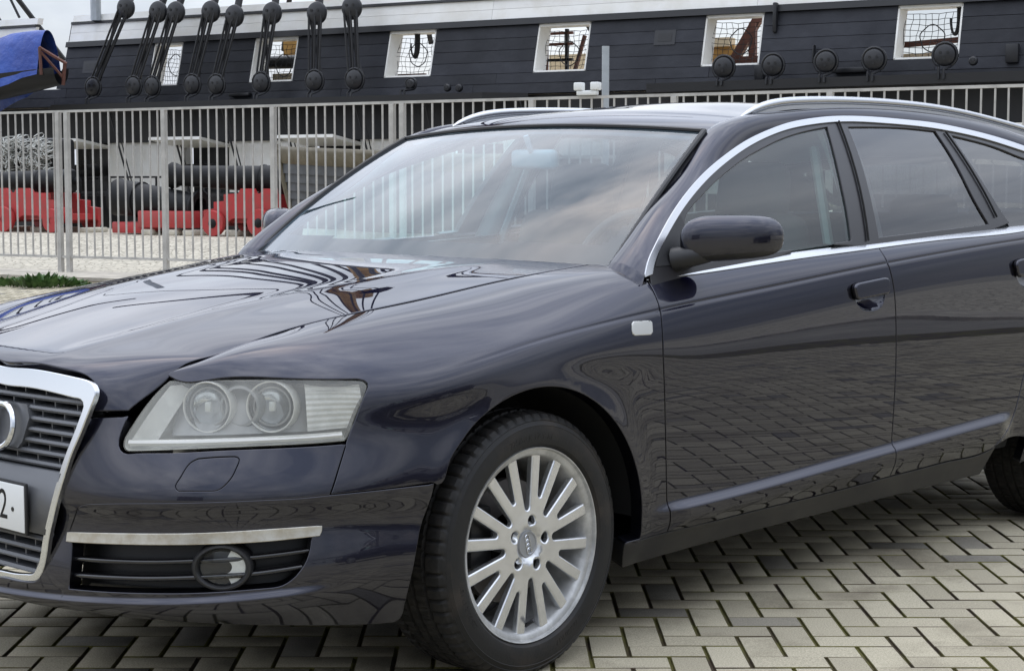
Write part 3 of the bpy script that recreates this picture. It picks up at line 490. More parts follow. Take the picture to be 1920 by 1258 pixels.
for sg in (1, -1):
    for xc in (-.005, -2.843):
        b = MB(); prof = [(.392, .895), (.40, .85), (.40, .60)]
        V = []; F = []; n = 30
        for k in range(n+1):
            a = R(2+176*k/n)
            for r_, h in prof+[(.12, .60)]: V.append((xc+r_*math.cos(a), h*sg, .318+r_*math.sin(a)))
        for k in range(n):
            for j in range(3): F.append((k*4+j, (k+1)*4+j, (k+1)*4+j+1, k*4+j+1))
        b.add(V, F); b.build('wheel_arch_liner', 'dark', car)
# handles
def cup_surf(poly):
    c = .5*(poly.min(0)+poly.max(0)); r_ = .5*(poly.max(0)-poly.min(0))*1.02
    def f(u, v):
        P = band(u, v); n = nrm(band, np.atleast_1d(u), np.atleast_1d(v)); q = np.clip(1-((u-c[0])/r_[0])**2-((v-c[1])/r_[1])**2, 0, 1)
        return P-n*(.026*q**.8)[:, None]
    return f
for poly, dr in ((cup1, fd), (cup2, rd)):
    lo = poly.min(0); hi = poly.max(0); W_ = hi-lo
    q_ = [(.0, .90), (.03, .97), (.12, 1.0), (.88, 1.0), (.97, .97), (1.0, .90), (.995, .62), (.96, .56), (.10, .56), (.04, .62)]; q_ = [tuple(np.array(p)*W_+lo) for p in q_]
    hp = outline([(0, [q_[k], q_[(k+1) % len(q_)]]) for k in range(len(q_))], .006)
    for mir, d in ((False, dr[0]), (True, dr[1])):
        mkobj('handle_recess', panel_mesh('handle_recess', cup_surf(poly), poly, res=.008, thick=.004, mirror=mir), 'paint', d)
        mkobj('door_handle', panel_mesh('door_handle', band, hp, res=.01, off=.017, thick=.014, rn=.007, mirror=mir), 'paint', d)
# side repeater
panel('side_indicator', band, TR['repeater'], 'repeater', car, res=.008, off=.003, thick=.008, rn=.003, step=.006)
# ---------------- windows
def curve_uv(nm): return np.array(TR[nm][0][1])
co, ci = curve_uv('chrome_o'), curve_uv('chrome_i')
panel('window_trim', glass, [(0, [tuple(p) for p in co]), (0, [tuple(co[-1]), tuple(ci[-1])]), (0, [tuple(p) for p in ci[::-1]]), (0, [tuple(ci[0]), tuple(co[0])])], 'satin', car, res=.02, off=.003, thick=.012, rn=.0014, flip=True, step=.015)
win = [outline(TR[k], .014) for k in ('win1', 'win2', 'win3')]
panel('window_frame', glass, TR['dlo'], 'trim_black', car, holes=win, res=.02, off=-.003, thick=.02, rn=.003, flip=True)
for k, (wn, gm) in enumerate(zip(win, ('clear', 'privacy', 'privacy'))):
    panel('side_window', glass, wn, gm, car, res=.03, off=-.009, thick=.002, rn=.0005, flip=True)
# pillar line: black strips of the two door frames between front and rear window
def on_glass(x, z, off): 
    p = glass(np.array([x]), np.array([z]))[0]; n = -nrm(glass, np.array([x]), np.array([z]))[0]; return p+n*off
for sg in (1, -1):
    for (xa, za), (xb, zb) in (((-1.672, 1.382), (-1.538, 1.016)), ((-2.262, 1.36), (-2.335, 1.075))):
        b = MB(); b.tube([on_glass(xa+(xb-xa)*t, za+(zb-za)*t, .002)*[1, sg, 1] for t in np.linspace(0, 1, 8)], .0035, 6); b.build('door_seal', 'dark', car)
# ---------------- pillars, roof, windscreen
Epts = np.array([(-.468,.742,.977),(-.565,.722,1.045),(-.68,.698,1.118),(-.84,.672,1.212),(-1.06,.625,1.352),(-1.36,.602,1.398),(-1.64,.592,1.42),(-1.92,.59,1.427),(-2.23,.595,1.42),(-2.54,.61,1.397),(-2.75,.63,1.365),(-3.1,.67,1.29)])
ck = np.array([0, 2, 4, 6, 8, 10, 12, 14, 16, 18, 19, 21]); Cuv = co[np.minimum(ck, len(co)-1)]
kk = np.arange(12.); Ew = cardinal(kk); 
def Ecurve(t): return Ew(t) @ Epts
_cl = np.interp(kk, kk, kk)
def Ccurve(t):
    # chrome curve resampled with the same parameter
    u = cardinal(np.arange(len(co)))(np.interp(t, kk, np.minimum(ck, len(co)-1))) @ co
    return glass(u[:, 0], u[:, 1])
T = np.linspace(0, 11, 150); Ec = Ecurve(T); Cc = Ccurve(T); rows = []
mid = .5*(Ec+Cc); ax = np.gradient(mid, axis=0); ax /= np.linalg.norm(ax, axis=1)[:, None]; ch = Ec-Cc; on = np.cross(ax, ch); on /= np.linalg.norm(on, axis=1)[:, None]
on *= np.sign(((mid-np.array([-1.9, 0, .6]))*on).sum(1))[:, None]
bul = .14+.12*sstep(.5, 4, T)
for q in np.linspace(0, 1, 15): rows.append(Cc+ch*q+on*(np.linalg.norm(ch, axis=1)*bul*(1-(2*q-1)**2))[:, None])
A = np.stack(rows, 1); A = np.concatenate([A[:1]-(A[3:4]-A[:1])/np.linalg.norm(A[3:4]-A[:1], axis=2)[..., None]*.03-np.array([0, .006, .012]), A]); A = np.concatenate([A, (A[:, -1:]-np.array([0, .002, .02]))], 1)
for mir in (False, True): mkobj('side_frame', loft_mesh('side_frame', A, flip=False, mirror=mir), 'paint', car)
def roof(t, b):
    t = np.atleast_1d(t); b = np.atleast_1d(b); E_ = Ecurve(t); q = 1-b*b
    fr_ = np.clip(1-(t-3.82)/3., 0, 1)
    return np.stack([E_[:, 0]+.052*fr_**1.5*q, E_[:, 1]*b, E_[:, 2]-.004+(.030+.012*sstep(3.8, 6, t))*q], 1)
tt = np.concatenate([np.linspace(3.82, 11, 80), [11.6, 12.2]])
bb = np.linspace(-1, 1, 61)
Rg = np.stack([roof(np.full(61, min(t, 11.)), bb)+np.array([[-.22*max(0, t-11), 0, -.05*max(0, t-11)]]) for t in tt])
Rg = np.concatenate([Rg[:1]-np.array([0, 0, .02]), Rg])
mkobj('roof', loft_mesh('roof', Rg, flip=True), 'paint', car)
def wscreen(t, b, off=0):
    # t 0 bottom .. 1 top, b -1..1
    q = 1-b*b; bot = np.stack([-.475+.112*q, .742*b, .972+.006*q], 1); top = np.stack([-1.012+.050*q, .628*b, 1.336+.026*q], 1)
    t = t[:, None]; P = bot*(1-t)+top*t; P += np.array([[.55, 0, .83]])*(.018*4*t*(1-t)+off)
    P[:, 1] += (b*.012*4*(t*(1-t))[:, 0]); return P
def wgrid(t0, t1, b0, b1, nt_, nb, off=0): 
    return np.stack([wscreen(np.full(nb, t), np.linspace(b0, b1, nb), off) for t in np.linspace(t0, t1, nt_)])
mkobj('windscreen', loft_mesh('windscreen', wgrid(0, 1, -1, 1, 24, 49), flip=True), 'windscreen', car)
def frit():
    b = MB(); nt_, nb = 60, 120; G = wgrid(-.05, 1.02, -1.03, 1.03, nt_, nb, -.006); V = G.reshape(-1, 3); F = []
    for i in range(nt_-1):
        for j in range(nb-1):
            t = -.05+1.07*(i+.5)/(nt_-1); q = -1.03+2.06*(j+.5)/(nb-1); lim = .115+.03*q*q
            cx = max(0, abs(q)-.84)/.11; cy = max(0, .25-t)/.14
            if t < lim or abs(q) > .957 or t > .985 or cx*cx+cy*cy > 1.0 and t < .25 and abs(q) > .84: F.append((i*nb+j, i*nb+j+1, (i+1)*nb+j+1, (i+1)*nb+j))
    b.add([tuple(p) for p in V], F); b.build('windscreen_border', 'frit', car)
frit()
for sg in (1, -1):
    b = MB(); b.tube([tuple((wscreen(np.array([t]), np.array([1.0]))[0]+np.array([-.004, .004, .003]))*[1, sg, 1]) for t in np.linspace(-.03, 1, 24)], .0085, 8); b.build('windscreen_seal', 'black', car)
mb = MB(); mb.tube([tuple(wscreen(np.array([1.004]), np.array([q]), .003)[0]) for q in np.linspace(-1, 1, 30)], .0065, 6); mb.build('windscreen_seal', 'black', car)
# cowl strip below the glass
cg = np.stack([np.stack([-.475+.112*(1-b*b)+.06-.14*k, .75*b, .952+.0*b+0*k], -1) for k in (0., 1.) for b in [np.linspace(-1, 1, 30)]])
mkobj('cowl', loft_mesh('cowl', cg, flip=True), 'black', car)
# rails
for sg in (1, -1):
    rp = np.array([(-1.215,.612,1.383),(-1.27,.612,1.405),(-1.36,.61,1.427),(-1.54,.607,1.444),(-1.82,.603,1.453),(-2.15,.604,1.452),(-2.5,.612,1.434),(-2.8,.628,1.400),(-3.0,.645,1.365),(-3.12,.66,1.325)])
    k = np.concatenate([[0], np.cumsum(np.linalg.norm(np.diff(rp, axis=0), axis=1))]); t = np.linspace(0, k[-1], 60); c = cardinal(k)(t) @ rp; V = []
    sec = [(math.cos(a)*.015, math.sin(a)*.0105) for a in np.linspace(0, 2*math.pi, 13)[:-1]]
    for i, p in enumerate(c):
        e = min(1, min(i, 59-i)/5); e = .25+.75*e**.5
        V.append([(p[0], (p[1]+s_*e)*sg, p[2]+h_*e*1.15) for s_, h_ in sec])
    A_ = np.array(V); me = loft_mesh('roof_rail', A_, closed=True); mkobj('roof_rail', me, 'satin', car)
    mbx = MB(); rg = [(p[0], p[1]*sg, p[2]-.02) for p in c[2:-2]]; mbx.tube(rg, .012, 6); mbx.build('rail_base', 'satin', car)
# rear window and tailgate
Tg = np.stack([np.stack([np.array([-3.36-.0*b, .66*b, 1.245+.04*(1-b*b)]) for b in np.linspace(-1, 1, 21)]), np.stack([np.array([-3.80+.12*b*b, .70*b, 1.085]) for b in np.linspace(-1, 1, 21)])])
mkobj('rear_window', loft_mesh('rear_window', Tg, flip=True), 'privacy', car)
for mir in (False, True):
    a_ = np.array([Epts[-1], (-3.38, .665, 1.235), (-3.62, .68, 1.16), (-3.80, .70, 1.08)]); b_ = np.array([glass(np.array([-3.20]), np.array([1.12]))[0], (-3.35, .80, 1.07), (-3.5, .78, 1.06), (-3.66, .72, 1.06)])
    Q = np.stack([a_*(1-k_)+b_*k_ for k_ in np.linspace(0, 1, 6)], 1); mkobj('rear_pillar', loft_mesh('rear_pillar', Q, flip=True, mirror=mir), 'paint', car)
# ---------------- grille
go = np.concatenate([seg_pts(p, .012)[:-1] for g, p in TR['gril_out']]+[np.array([TR['gril_out'][-1][1][-1]])])
gi = np.concatenate([seg_pts(p, .012)[:-1] for g, p in TR['gril_in']]+[np.array([TR['gril_in'][-1][1][-1]])])
def sym(a): return np.concatenate([a, (a*[-1, 1])[::-1][1:-1]])
def ccw(a): return a if np.sum(a[:, 0]*np.roll(a[:, 1], -1)-np.roll(a[:, 0], -1)*a[:, 1]) > 0 else a[::-1].copy()
GO, GI = ccw(sym(go)), ccw(sym(gi))
def gfront(y, z): return gril(y, z)+np.array([[.001, 0, 0]])
grille = mkobj('grille', panel_mesh('grille', gfront, GO, [GI], res=.02, thick=.012, rn=.003), 'chrome', car)
GIs = gi[(gi[:, 0] > .02)]; zs = GIs[np.argsort(GIs[:, 1])]
def halfw(z): 
    c = [a for a in gi if True]; ys = []
    for (y0, z0), (y1, z1) in zip(gi[:-1], gi[1:]):
        if (z0-z)*(z1-z) <= 0 and z0 != z1: ys.append(y0+(y1-y0)*(z-z0)/(z1-z0))
    return max(ys) if ys else .2
def gslat(z, hw, dep=.045, th=.0055, x0=-.012):
    b = MB(); n = 24; V = []; F = []
    for i in range(n+1):
        y = -hw+2*hw*i/n; p = gril(y, z)[0]
        V += [(p[0]+x0, y, z+th), (p[0]+x0+.004, y, z), (p[0]+x0, y, z-th), (p[0]+x0-dep, y, z-th*.4), (p[0]+x0-dep, y, z+th*1.6)]
    for i in range(n):
        for j in range(5): F.append((i*5+j, i*5+(j+1) % 5, (i+1)*5+(j+1) % 5, (i+1)*5+j))
    b.add(V, F); return b
zup = [.7265-.0242*i for i in range(8)]; zlo = [.388, .361, .334, .307]
for z in zup+zlo: gslat(z, halfw(z)-.001).build('grille_slat', 'grey_plastic', grille)
for band_, st in ((zup, .083), (zlo, .083)):
    for k in range(len(band_)-1):
        z0, z1 = band_[k], band_[k+1]; zc = .5*(z0+z1); hw = halfw(zc)
        for i in range(-5, 6):
            y = (i+(.5 if k % 2 else 0))*st
            if abs(y) < hw-.01: p = gril(y, zc)[0]; b = MB(); b.box((p[0]-.037, y, zc), (.034, .004, abs(z0-z1))); b.build('grille_divider', 'grey_plastic', grille)
def plan_poly(name, pts, x0, x1, m, parent):
    b = MB(); b.prism(pts, lambda p: tuple(gril(p[0], p[1])[0]+np.array([x0, 0, 0])), lambda p: tuple(gril(p[0], p[1])[0]+np.array([x1, 0, 0]))); return b.build(name, m, parent)
hold = [(-.36, .548), (-.18, .552), (0, .553), (.18, .552), (.36, .548)]
def ystrip(zt, zb, n=14):
    ht, hb = halfw(zt)+.004, halfw(zb)+.004
    return [(-ht+2*ht*i/n, zt) for i in range(n+1)], [(-hb+2*hb*i/n, zb) for i in range(n+1)]
a, b_ = ystrip(.546, .402); A_ = np.stack([np.array([gril(y, z)[0]+[dx, 0, 0] for y, z in q]) for q, dx in ((a, -.03), (a, .002), (b_, .002), (b_, -.03))])
mkobj('plate_holder', loft_mesh('plate_holder', A_), 'grey_plastic', grille)
mb = MB(); mb.add([tuple(gril(y, z)[0]+np.array([-.062, 0, 0])) for y, z in GI], [tuple(range(len(GI)))]); mb.build('grille_backing', 'dark', grille)
# plate
pz = .4535; px = float(gril(0, pz)[0][0])+.004
mb = MB(); mb.add(*bevel_box((px-.001, 0, pz), (.008, .532, .120), .003)); mb.build('plate_frame', 'black', car)
plate = MB().add(*bevel_box((px+.002, 0, pz), (.006, .520, .108), .002)).build('number_plate', 'plate', car)
me = text_mesh('2', .098, .0006); warp(me, lambda c: Vector((px+.0056, .172+c.x*.82, pz+c.y))); mkobj('plate_character', me, 'ink', plate)
mb = MB(); mb.lathe([(0, .0009), (.0055, .0009), (.0055, 0)], 14, 'x', (px+.0052, .213, pz-.004)); mb.build('plate_dot', 'ink', plate)
# rings
mb = MB(); mb.prism([(-.215, .612), (-.19, .585), (.19, .585), (.205, .600), (.222, .655), (.205, .685), (-.205, .685)], lambda p: tuple(gril(p[0], p[1])[0]+np.array([-.004, 0, 0])), lambda p: tuple(gril(p[0], p[1])[0]+np.array([-.045, 0, 0]))); mb.build('emblem_mount', 'grey_plastic', grille)
for k in range(4):
    yc = (k-1.5)*.087; xr = float(gril(yc, .632)[0][0])+.006; t = []
    mb = MB(); mb.tube([(xr-.12*0+(.002 if (k % 2) else 0)-.16*(.052*math.sin(a_)), yc+.052*math.cos(a_), .632+.050*math.sin(a_)) for a_ in np.linspace(0, 2*math.pi, 41)], .0072, 8, caps=False); mb.build('emblem_ring', 'chrome', grille)
# ---------------- headlamps
def lamp_side(sg):
    root = mkobj('headlight', panel_mesh('headlight', band, hl_out, res=.014, off=-.004, thick=.01, rn=.003, mirror=sg < 0), 'lens', car)
    c2 = hl_out.mean(0); P0 = band(hl_out[:, 0], hl_out[:, 1])-nrm(band, hl_out[:, 0], hl_out[:, 1])*.004
    cen = P0.mean(0); inw = np.array([-.80, -.60, 0]); rings = [P0-nrm(band, hl_out[:, 0], hl_out[:, 1])*.004]
    for dep, sh in ((.02, .985), (.05, .95), (.085, .86), (.095, .5)): rings.append(cen+(P0-cen)*sh+inw*dep)
    rings.append(np.repeat((cen+inw*.096)[None], len(P0), 0))
    mkobj('lamp_housing', loft_mesh('lamp_housing', np.stack(rings), closed=True, mirror=sg < 0), 'lamp_inner', root)
    def at(s_, v_, dep): 
        p = B1(s_, v_)+inw*dep; return Vector((p[0], p[1]*sg, p[2]))
    fwd = Vector((.86, .51*sg, .02)).normalized(); q = fwd.to_track_quat('X', 'Z')
    def unit(c, r, depth, lensr):
        def tr(b): b.v = [tuple(c+q @ Vector(p)) for p in b.v]; return b
        tr(MB().lathe([(r*1.07, -.030), (r*1.07, .004), (r*1.045, .0065), (r*1.01, .006), (r*.98, .001), (r*.92, -.01)], 32, 'x')).build('lamp_bezel', 'lamp_inner', root)
        tr(MB().lathe([(r*.98, .002), (r*.80, -.016), (r*.5, -.030), (.001, -.036)], 32, 'x')).build('lamp_reflector', 'lamp_chrome', root)
        tr(MB().lathe([(lensr, -.012), (lensr*.97, -.004), (lensr*.8, .008), (lensr*.5, .015), (.0005, .0175)], 28, 'x')).build('projector_lens', 'clear_lens', root)
        tr(MB().lathe([(lensr*1.02, -.016), (lensr*1.12, -.016), (lensr*1.12, -.004), (lensr*1.02, -.004)], 28, 'x', closed=True)).build('lens_ring', 'lamp_grey', root)
    unit(at(.712, .540, .042), .054, .03, .040); unit(at(.880, .542, .038), .054, .03, .040)
    # bezel plate between and around the two units, ribbed indicator reflector at the outer end
    us = np.linspace(.62, 1.00, 20); A_ = np.stack([np.array([np.array(at(u, v, .074+.006*math.sin(6*u))) for u in us]) for v in np.linspace(.475, .605, 8)])
    mkobj('lamp_panel', loft_mesh('lamp_panel', A_), 'lamp_grey', root)
    us = np.linspace(.965, 1.10, 14); A_ = np.stack([np.array([np.array(at(u, v, .030+.016*math.sin((u-.965)/.135*math.pi)+.0006*math.sin(v*420))) for u in us]) for v in np.linspace(.480, .612, 70)])
    mkobj('indicator_reflector', loft_mesh('indicator_reflector', A_), 'lamp_inner', root)
    c_ = at(.80, .541, .060); b = MB().lathe([(.050, -.02), (.052, .0), (.046, .012), (.040, .014)], 28, 'x'); b.v = [tuple(c_+q @ Vector(p)) for p in b.v]; b.build('lens_barrel', 'lamp_grey', root)
    for s_, v_, d_ in ((.716, .541, .036), (.884, .543, .034)):
        c_ = at(s_, v_, d_); b = MB().add(*bevel_box((0, 0, 0), (.012, .014, .022), .003)); b.v = [tuple(c_+q @ Vector(p)) for p in b.v]; b.build('bulb', 'bulb', root)
    b = MB(); b.tube([at(u, .468, .012) for u in np.linspace(.535, 1.05, 24)], .0075, 8); b.build('lamp_sill', 'bulb', root)
    A_ = np.stack([np.array([np.array(at(u+.0*w_, v, .014+.03*w_)) for v, u in zip(np.linspace(.468, .60, 10), np.linspace(.535, .60, 10)+.06*w_)]) for w_ in np.linspace(0, 1, 4)])
    mkobj('lamp_wedge', loft_mesh('lamp_wedge', A_), 'lamp_inner', root)
lamp_side(1); lamp_side(-1)
# ---------------- lower intake, slats, fog lamp
for sg in (1, -1):
    par = bl[0 if sg > 0 else 1]
    mkobj('intake_floor', panel_mesh('intake_floor', band, outline(TR['intake'], .02, grow=.035), res=.03, off=-.070, thick=.002, mirror=sg < 0), 'black', par)
    for nm in ('slat1', 'slat2'):
        uv = seg_pts(TR[nm][0][1], .02); P_ = band(uv[:, 0], uv[:, 1]); n_ = nrm(band, uv[:, 0], uv[:, 1]); V = []
        for p, n in zip(P_, n_):
            V.append([p-n*.010+[0, 0, .001], p-n*.013+[0, 0, .006], p-n*.055+[0, 0, .010], p-n*.055-[0, 0, .006], p-n*.013-[0, 0, .004]])
        A_ = np.array(V)*[1, sg, 1]; mkobj('intake_slat', loft_mesh('intake_slat', A_, closed=True), 'gloss_black', par)
    fu, fv = TR['fog'][0][1][0]; c = B1(fu, fv)*[1, sg, 1]; n = Bn(fu, fv)*[1, sg, 1]; n[2] = 0; n /= np.linalg.norm(n); q = Vector(n).to_track_quat('X', 'Z'); c = Vector(c)-Vector(n)*.012
    def tf(b, ex=1.28): b.v = [tuple(c+q @ Vector((p[0], p[1]*ex, p[2]))) for p in b.v]; return b
    fog = tf(MB().lathe([(.052, -.05), (.052, .0), (.049, .007), (.045, .008), (.041, .003), (.039, -.006), (.037, -.03)], 40, 'x')).build('fog_lamp', 'black', par)
    tf(MB().lathe([(.040, -.006), (.036, .001), (.02, .005), (.0005, .006)], 36, 'x')).build('fog_lens', 'clear_lens', fog)
    tf(MB().lathe([(.039, -.004), (.03, -.005), (.016, -.006)], 36, 'x', a0=R(-68) if sg > 0 else R(112), a1=R(68) if sg > 0 else R(248))).build('fog_reflector', 'lamp_inner', fog)
    tf(MB().lathe([(.039, -.009), (.02, -.012), (.0005, -.013)], 36, 'x', a0=0, a1=2*math.pi)).build('fog_shade', 'black', fog)
# ---------------- mirrors
def mirror(sg):
    nu, nv = 40, 24; root = None
    def pt(u, v):
        cu, su, cv, sv_ = math.cos(u), math.sin(u), math.cos(v), math.sin(v)
        e = lambda w, k: math.copysign(abs(w)**k, w)
        x = e(cv, .52)*e(cu, .75); y = e(cv, .45)*e(su, .62); z = e(sv_, .95 if sv_ > 0 else .6)
        x = x*(.085 if x > 0 else .045); z *= .060*(1-.10*y)+.0; z += .006*y
        X = -.735+x-.045*y*1.6; Y = .952+y*.100; Z = 1.041+z+.004
        return (X, Y*sg, Z)
    up = MB(); lo = MB(); G = [[pt(2*math.pi*i/nu, -math.pi/2+math.pi*j/nv) for i in range(nu)] for j in range(nv+1)]
    for j in range(nv):
        for i in range(nu):
            q = [G[j][i], G[j][(i+1) % nu], G[j+1][(i+1) % nu], G[j+1][i]]; (up if j >= 7 else lo).add(q, [(0, 1, 2, 3)])
    def fin(b, nm, m, par):
        me = b.mesh(nm, 0); bm_ = bmesh.new(); bm_.from_mesh(me); bmesh.ops.remove_doubles(bm_, verts=bm_.verts, dist=1e-5); bmesh.ops.recalc_face_normals(bm_, faces=bm_.faces); bm_.to_mesh(me); bm_.free(); me.polygons.foreach_set('use_smooth', [True]*len(me.polygons)); return mkobj(nm, me, m, par)
    root = fin(up, 'door_mirror', 'paint', car); fin(lo, 'mirror_base', 'black', root)
    b = MB(); b.tube([(-.62, .845*sg, .985), (-.63, .885*sg, .995), (-.68, .915*sg, 1.005)], [.036, .028, .024], 12); b.build('mirror_arm', 'black', root)
    b = MB(); V = [(x, y*sg, z) for x, y, z in ((-.525, .853, .972), (-.72, .858, .975), (-.70, .80, 1.10), (-.66, .795, 1.105))]; V2 = [(x, y-.02*sg, z) for x, y, z in V]
    b.add(V+V2, [(0, 1, 2, 3), (7, 6, 5, 4), (0, 4, 5, 1), (1, 5, 6, 2), (2, 6, 7, 3), (3, 7, 4, 0)]); b.build('mirror_triangle', 'black', root)
mirror(1); mirror(-1)
# ---------------- wheels
RT = .325
def tyre_mesh():
    W2 = .112; n = 312; prof = []  # (r, y, kind)  y from inner(-) to outer(+)
    side = [(.222, -.098), (.232, -.108), (.25, -.1145), (.275, -.1155), (.295, -.112), (.308, -.106)]
    tread = [(.3175, -.098), (.3215, -.088), (.3235, -.066), (.3235, -.062), (.3165, -.060), (.3165, -.052), (.3243, -.050), (.3248, -.022), (.3175, -.020), (.3175, -.012), (.325, -.010), (.325, .010), (.3175, .012), (.3175, .020), (.3248, .022), (.3243, .050), (.3165, .052), (.3165, .060), (.3235, .062), (.3235, .066), (.3215, .088), (.3175, .098)]
    oside = [(.308, .106), (.3035, .1095), (.3015, .1083), (.295, .112), (.2915, .1142), (.290, .1134), (.275, .1155), (.255, .1150), (.2465, .1130), (.2445, .1105), (.241, .107), (.2385, .102), (.237, .096)]
    P_ = side+tread+oside; ns = len(side); ntd = len(tread); V = []; F = []; m = len(P_)
    for k in range(n):
        a = 2*math.pi*k/n
        for j, (r_, y) in enumerate(P_):
            jj = j-ns; rr = r_; sk = 0
            if 0 <= jj < ntd or jj in (-1, ntd):
                ph = (k+(2 if y > 0 else 0)) % 5
                if abs(y) > .061 and ph == 0: rr -= .0065 if abs(y) < .10 else .0035
                if .021 < abs(y) < .051 and (k+int(abs(y)*60)) % 5 == 2: rr -= .005
                if abs(y) < .011 and (k % 6) == 0: rr -= .003
                sk = .06*y
            V.append((rr*math.cos(a+sk), y, rr*math.sin(a+sk)))
    for k in range(n):
        k2 = (k+1) % n
        for j in range(m-1): F.append((k*m+j, k2*m+j, k2*m+j+1, k*m+j+1))
    me = bpy.data.meshes.new('tyre'); me.from_pydata(V, [], [f[::-1] for f in F]); me.update()
    b = bmesh.new(); b.from_mesh(me); bmesh.ops.recalc_face_normals(b, faces=b.faces); b.to_mesh(me); b.free()
    me.polygons.foreach_set('use_smooth', [True]*len(me.polygons)); me.set_sharp_from_angle(angle=R(28))
    me.materials.append(M['rubber']); me.materials.append(M['sidewall'])
    mi = [1 if (p.index % (m-1)) >= ns+ntd or (p.index % (m-1)) < ns-1 else 0 for p in me.polygons]; me.polygons.foreach_set('material_index', mi)
    return me
def rim_face():
    # polar panel: u = angle * .15, v = radius
    K = .15
    def dish(u, v):
        u = np.atleast_1d(u); v = np.atleast_1d(v); a = u/K
        d = -.004+.014*sstep(.03, .085, v)-.010*sstep(.07, .20, v)-.0*v
        return np.stack([v*np.cos(a), .078+d, v*np.sin(a)], 1)
    return dish
def wheel_parts():
    out = {}
    out['tyre'] = tyre_mesh()
    # rim barrel and lip
    out['rim'] = MB().lathe([(.205, -.10), (.222, -.104), (.224, -.098), (.205, -.08), (.196, -.02), (.200, .03), (.207, .07), (.2135, .082), (.2165, .093), (.2225, .0975), (.2320, .0990), (.2345, .1065), (.2370, .1075), (.2385, .105), (.2385, .094), (.2325, .088)], 96, 'y').mesh('rim', 40)
    # spoke plate in the x,z plane
    def dish(u, v):
        r_ = np.hypot(u, v); d = -.006+.012*sstep(.028, .05, r_)-.002*sstep(.05, .09, r_)-.002*sstep(.10, .215, r_)
        return np.stack([u, .091+d, v], 1)
    ns = 16; circ = lambda r_, n: np.array([(r_*math.cos(2*math.pi*i/n), r_*math.sin(2*math.pi*i/n)) for i in range(n)])
    holes = []
    for k in range(ns):
        a = R(90)+2*math.pi*k/ns; deep = k % 2 == 0; r0 = .080 if deep else .112; r1 = .2230; w0 = .0140 if deep else .0120
        sh = 1.5 if deep else -1.5; ha = R(8.5 if deep else 8.0)
        pts = []
        # rounded inner tip
        for t in np.linspace(math.pi*.5, math.pi*1.5, 7): pts.append((r0+w0+w0*math.cos(t), w0*math.sin(t)))
        e = r1*math.tan(ha)+.0012
        pts += [(r1-.012, -e*(r1-.012)/r1), (r1-.004, -e*.97), (r1, -e*.80), (r1+.0008, 0), (r1, e*.80), (r1-.004, e*.97), (r1-.012, e*(r1-.012)/r1)]
        ca, sa = math.cos(a), math.sin(a); holes.append(np.array([(x*ca-y*sa, x*sa+y*ca) for x, y in pts]))
    for k in range(5):
        a = R(90+12)+2*math.pi*k/5; holes.append(np.array([(.0575*math.cos(a)+.0185*math.cos(t), .0575*math.sin(a)+.0185*math.sin(t)) for t in np.linspace(0, 2*math.pi, 15)[:-1]]))
    out['rim_spokes'] = panel_mesh('rim_spokes', dish, circ(.2335, 120), holes, res=.011, thick=.016, rn=.0055, flip=True)
    out['hub_cap'] = MB().lathe([(.0325, -.01), (.0325, .088), (.031, .0905), (.028, .0900), (.027, .0885), (.0005, .0895)], 40, 'y').mesh('hub_cap', 40)
    out['wheel_bolt'] = MB().lathe([(.0095, .050), (.0095, .064), (.006, .066), (.0005, .066)], 8, 'y').mesh('wheel_bolt', 30)
    out['bolt_well'] = MB().lathe([(.0150, .045), (.0150, .082)], 16, 'y').mesh('bolt_well', 60)
    out['brake_disc'] = MB().lathe([(.07, .0), (.07, .022), (.152, .022), (.152, 0)], 64, 'y', closed=True).mesh('brake_disc', 40)
    out['caliper'] = MB().add(*bevel_box((.125, .02, .03), (.075, .07, .15), .012)).mesh('caliper', 40)
    out['valve'] = MB().tube([(.004, .085, -.2), (.006, .108, -.186), (.0055, .114, -.182)], [.0055, .0045, .005], 8).mesh('valve')
    out['ring'] = None
    return out
WP = wheel_parts()
def side_text(txt, rad, ang, size, sp):
    V = []
    me = text_mesh(txt, size, .0008)
    def f(c):
        a = ang-c.x/rad; r_ = rad+c.y; return Vector((-r_*math.cos(a), .1150+c.z*1.0, r_*math.sin(a)))
    return warp(me, f)
def make_wheel(loc, rz, spin, sg):
    w_ = empty('wheel', loc, 0, car); w_.rotation_euler = (0, 0, rz+(0 if sg > 0 else math.pi))
    def sub(nm, me, m, rot=spin):
        o = mkobj(nm, me, m, w_); o.rotation_euler = (0, rot, 0); return o
    sub('tyre', WP['tyre'], None, 0); sub('rim', WP['rim'], 'alloy_in', 0); sub('rim_spokes', WP['rim_spokes'], 'alloy'); sub('hub_cap', WP['hub_cap'], 'lamp_grey', 0)
    sub('brake_disc', WP['brake_disc'], 'brake', 0); sub('brake_caliper', WP['caliper'], 'black', 0); sub('tyre_valve', WP['valve'], 'black', 0)
    for k in range(5):
        a = R(90+12)+2*math.pi*k/5; ca, sa = .0575*math.cos(a), .0575*math.sin(a)
        for nm, m in (('wheel_bolt', 'black'), ('bolt_well', 'brake')):
            o = mkobj(nm, WP[nm], m, w_); v = Vector((ca, 0, sa)); v.rotate(Matrix.Rotation(spin, 3, 'Y')); o.location = v
    for k in range(4):     # small ring emblem on the cap, wheel rolled a quarter turn
        o = MB(); zc = (k-1.5)*.0112; o.tube([(.0075*math.cos(t), .0905, zc+.0075*math.sin(t)) for t in np.linspace(0, 2*math.pi, 21)], .0011, 5, caps=False); q = o.build('cap_emblem', 'chrome', w_); q.rotation_euler = (0, .25, 0)
    return w_
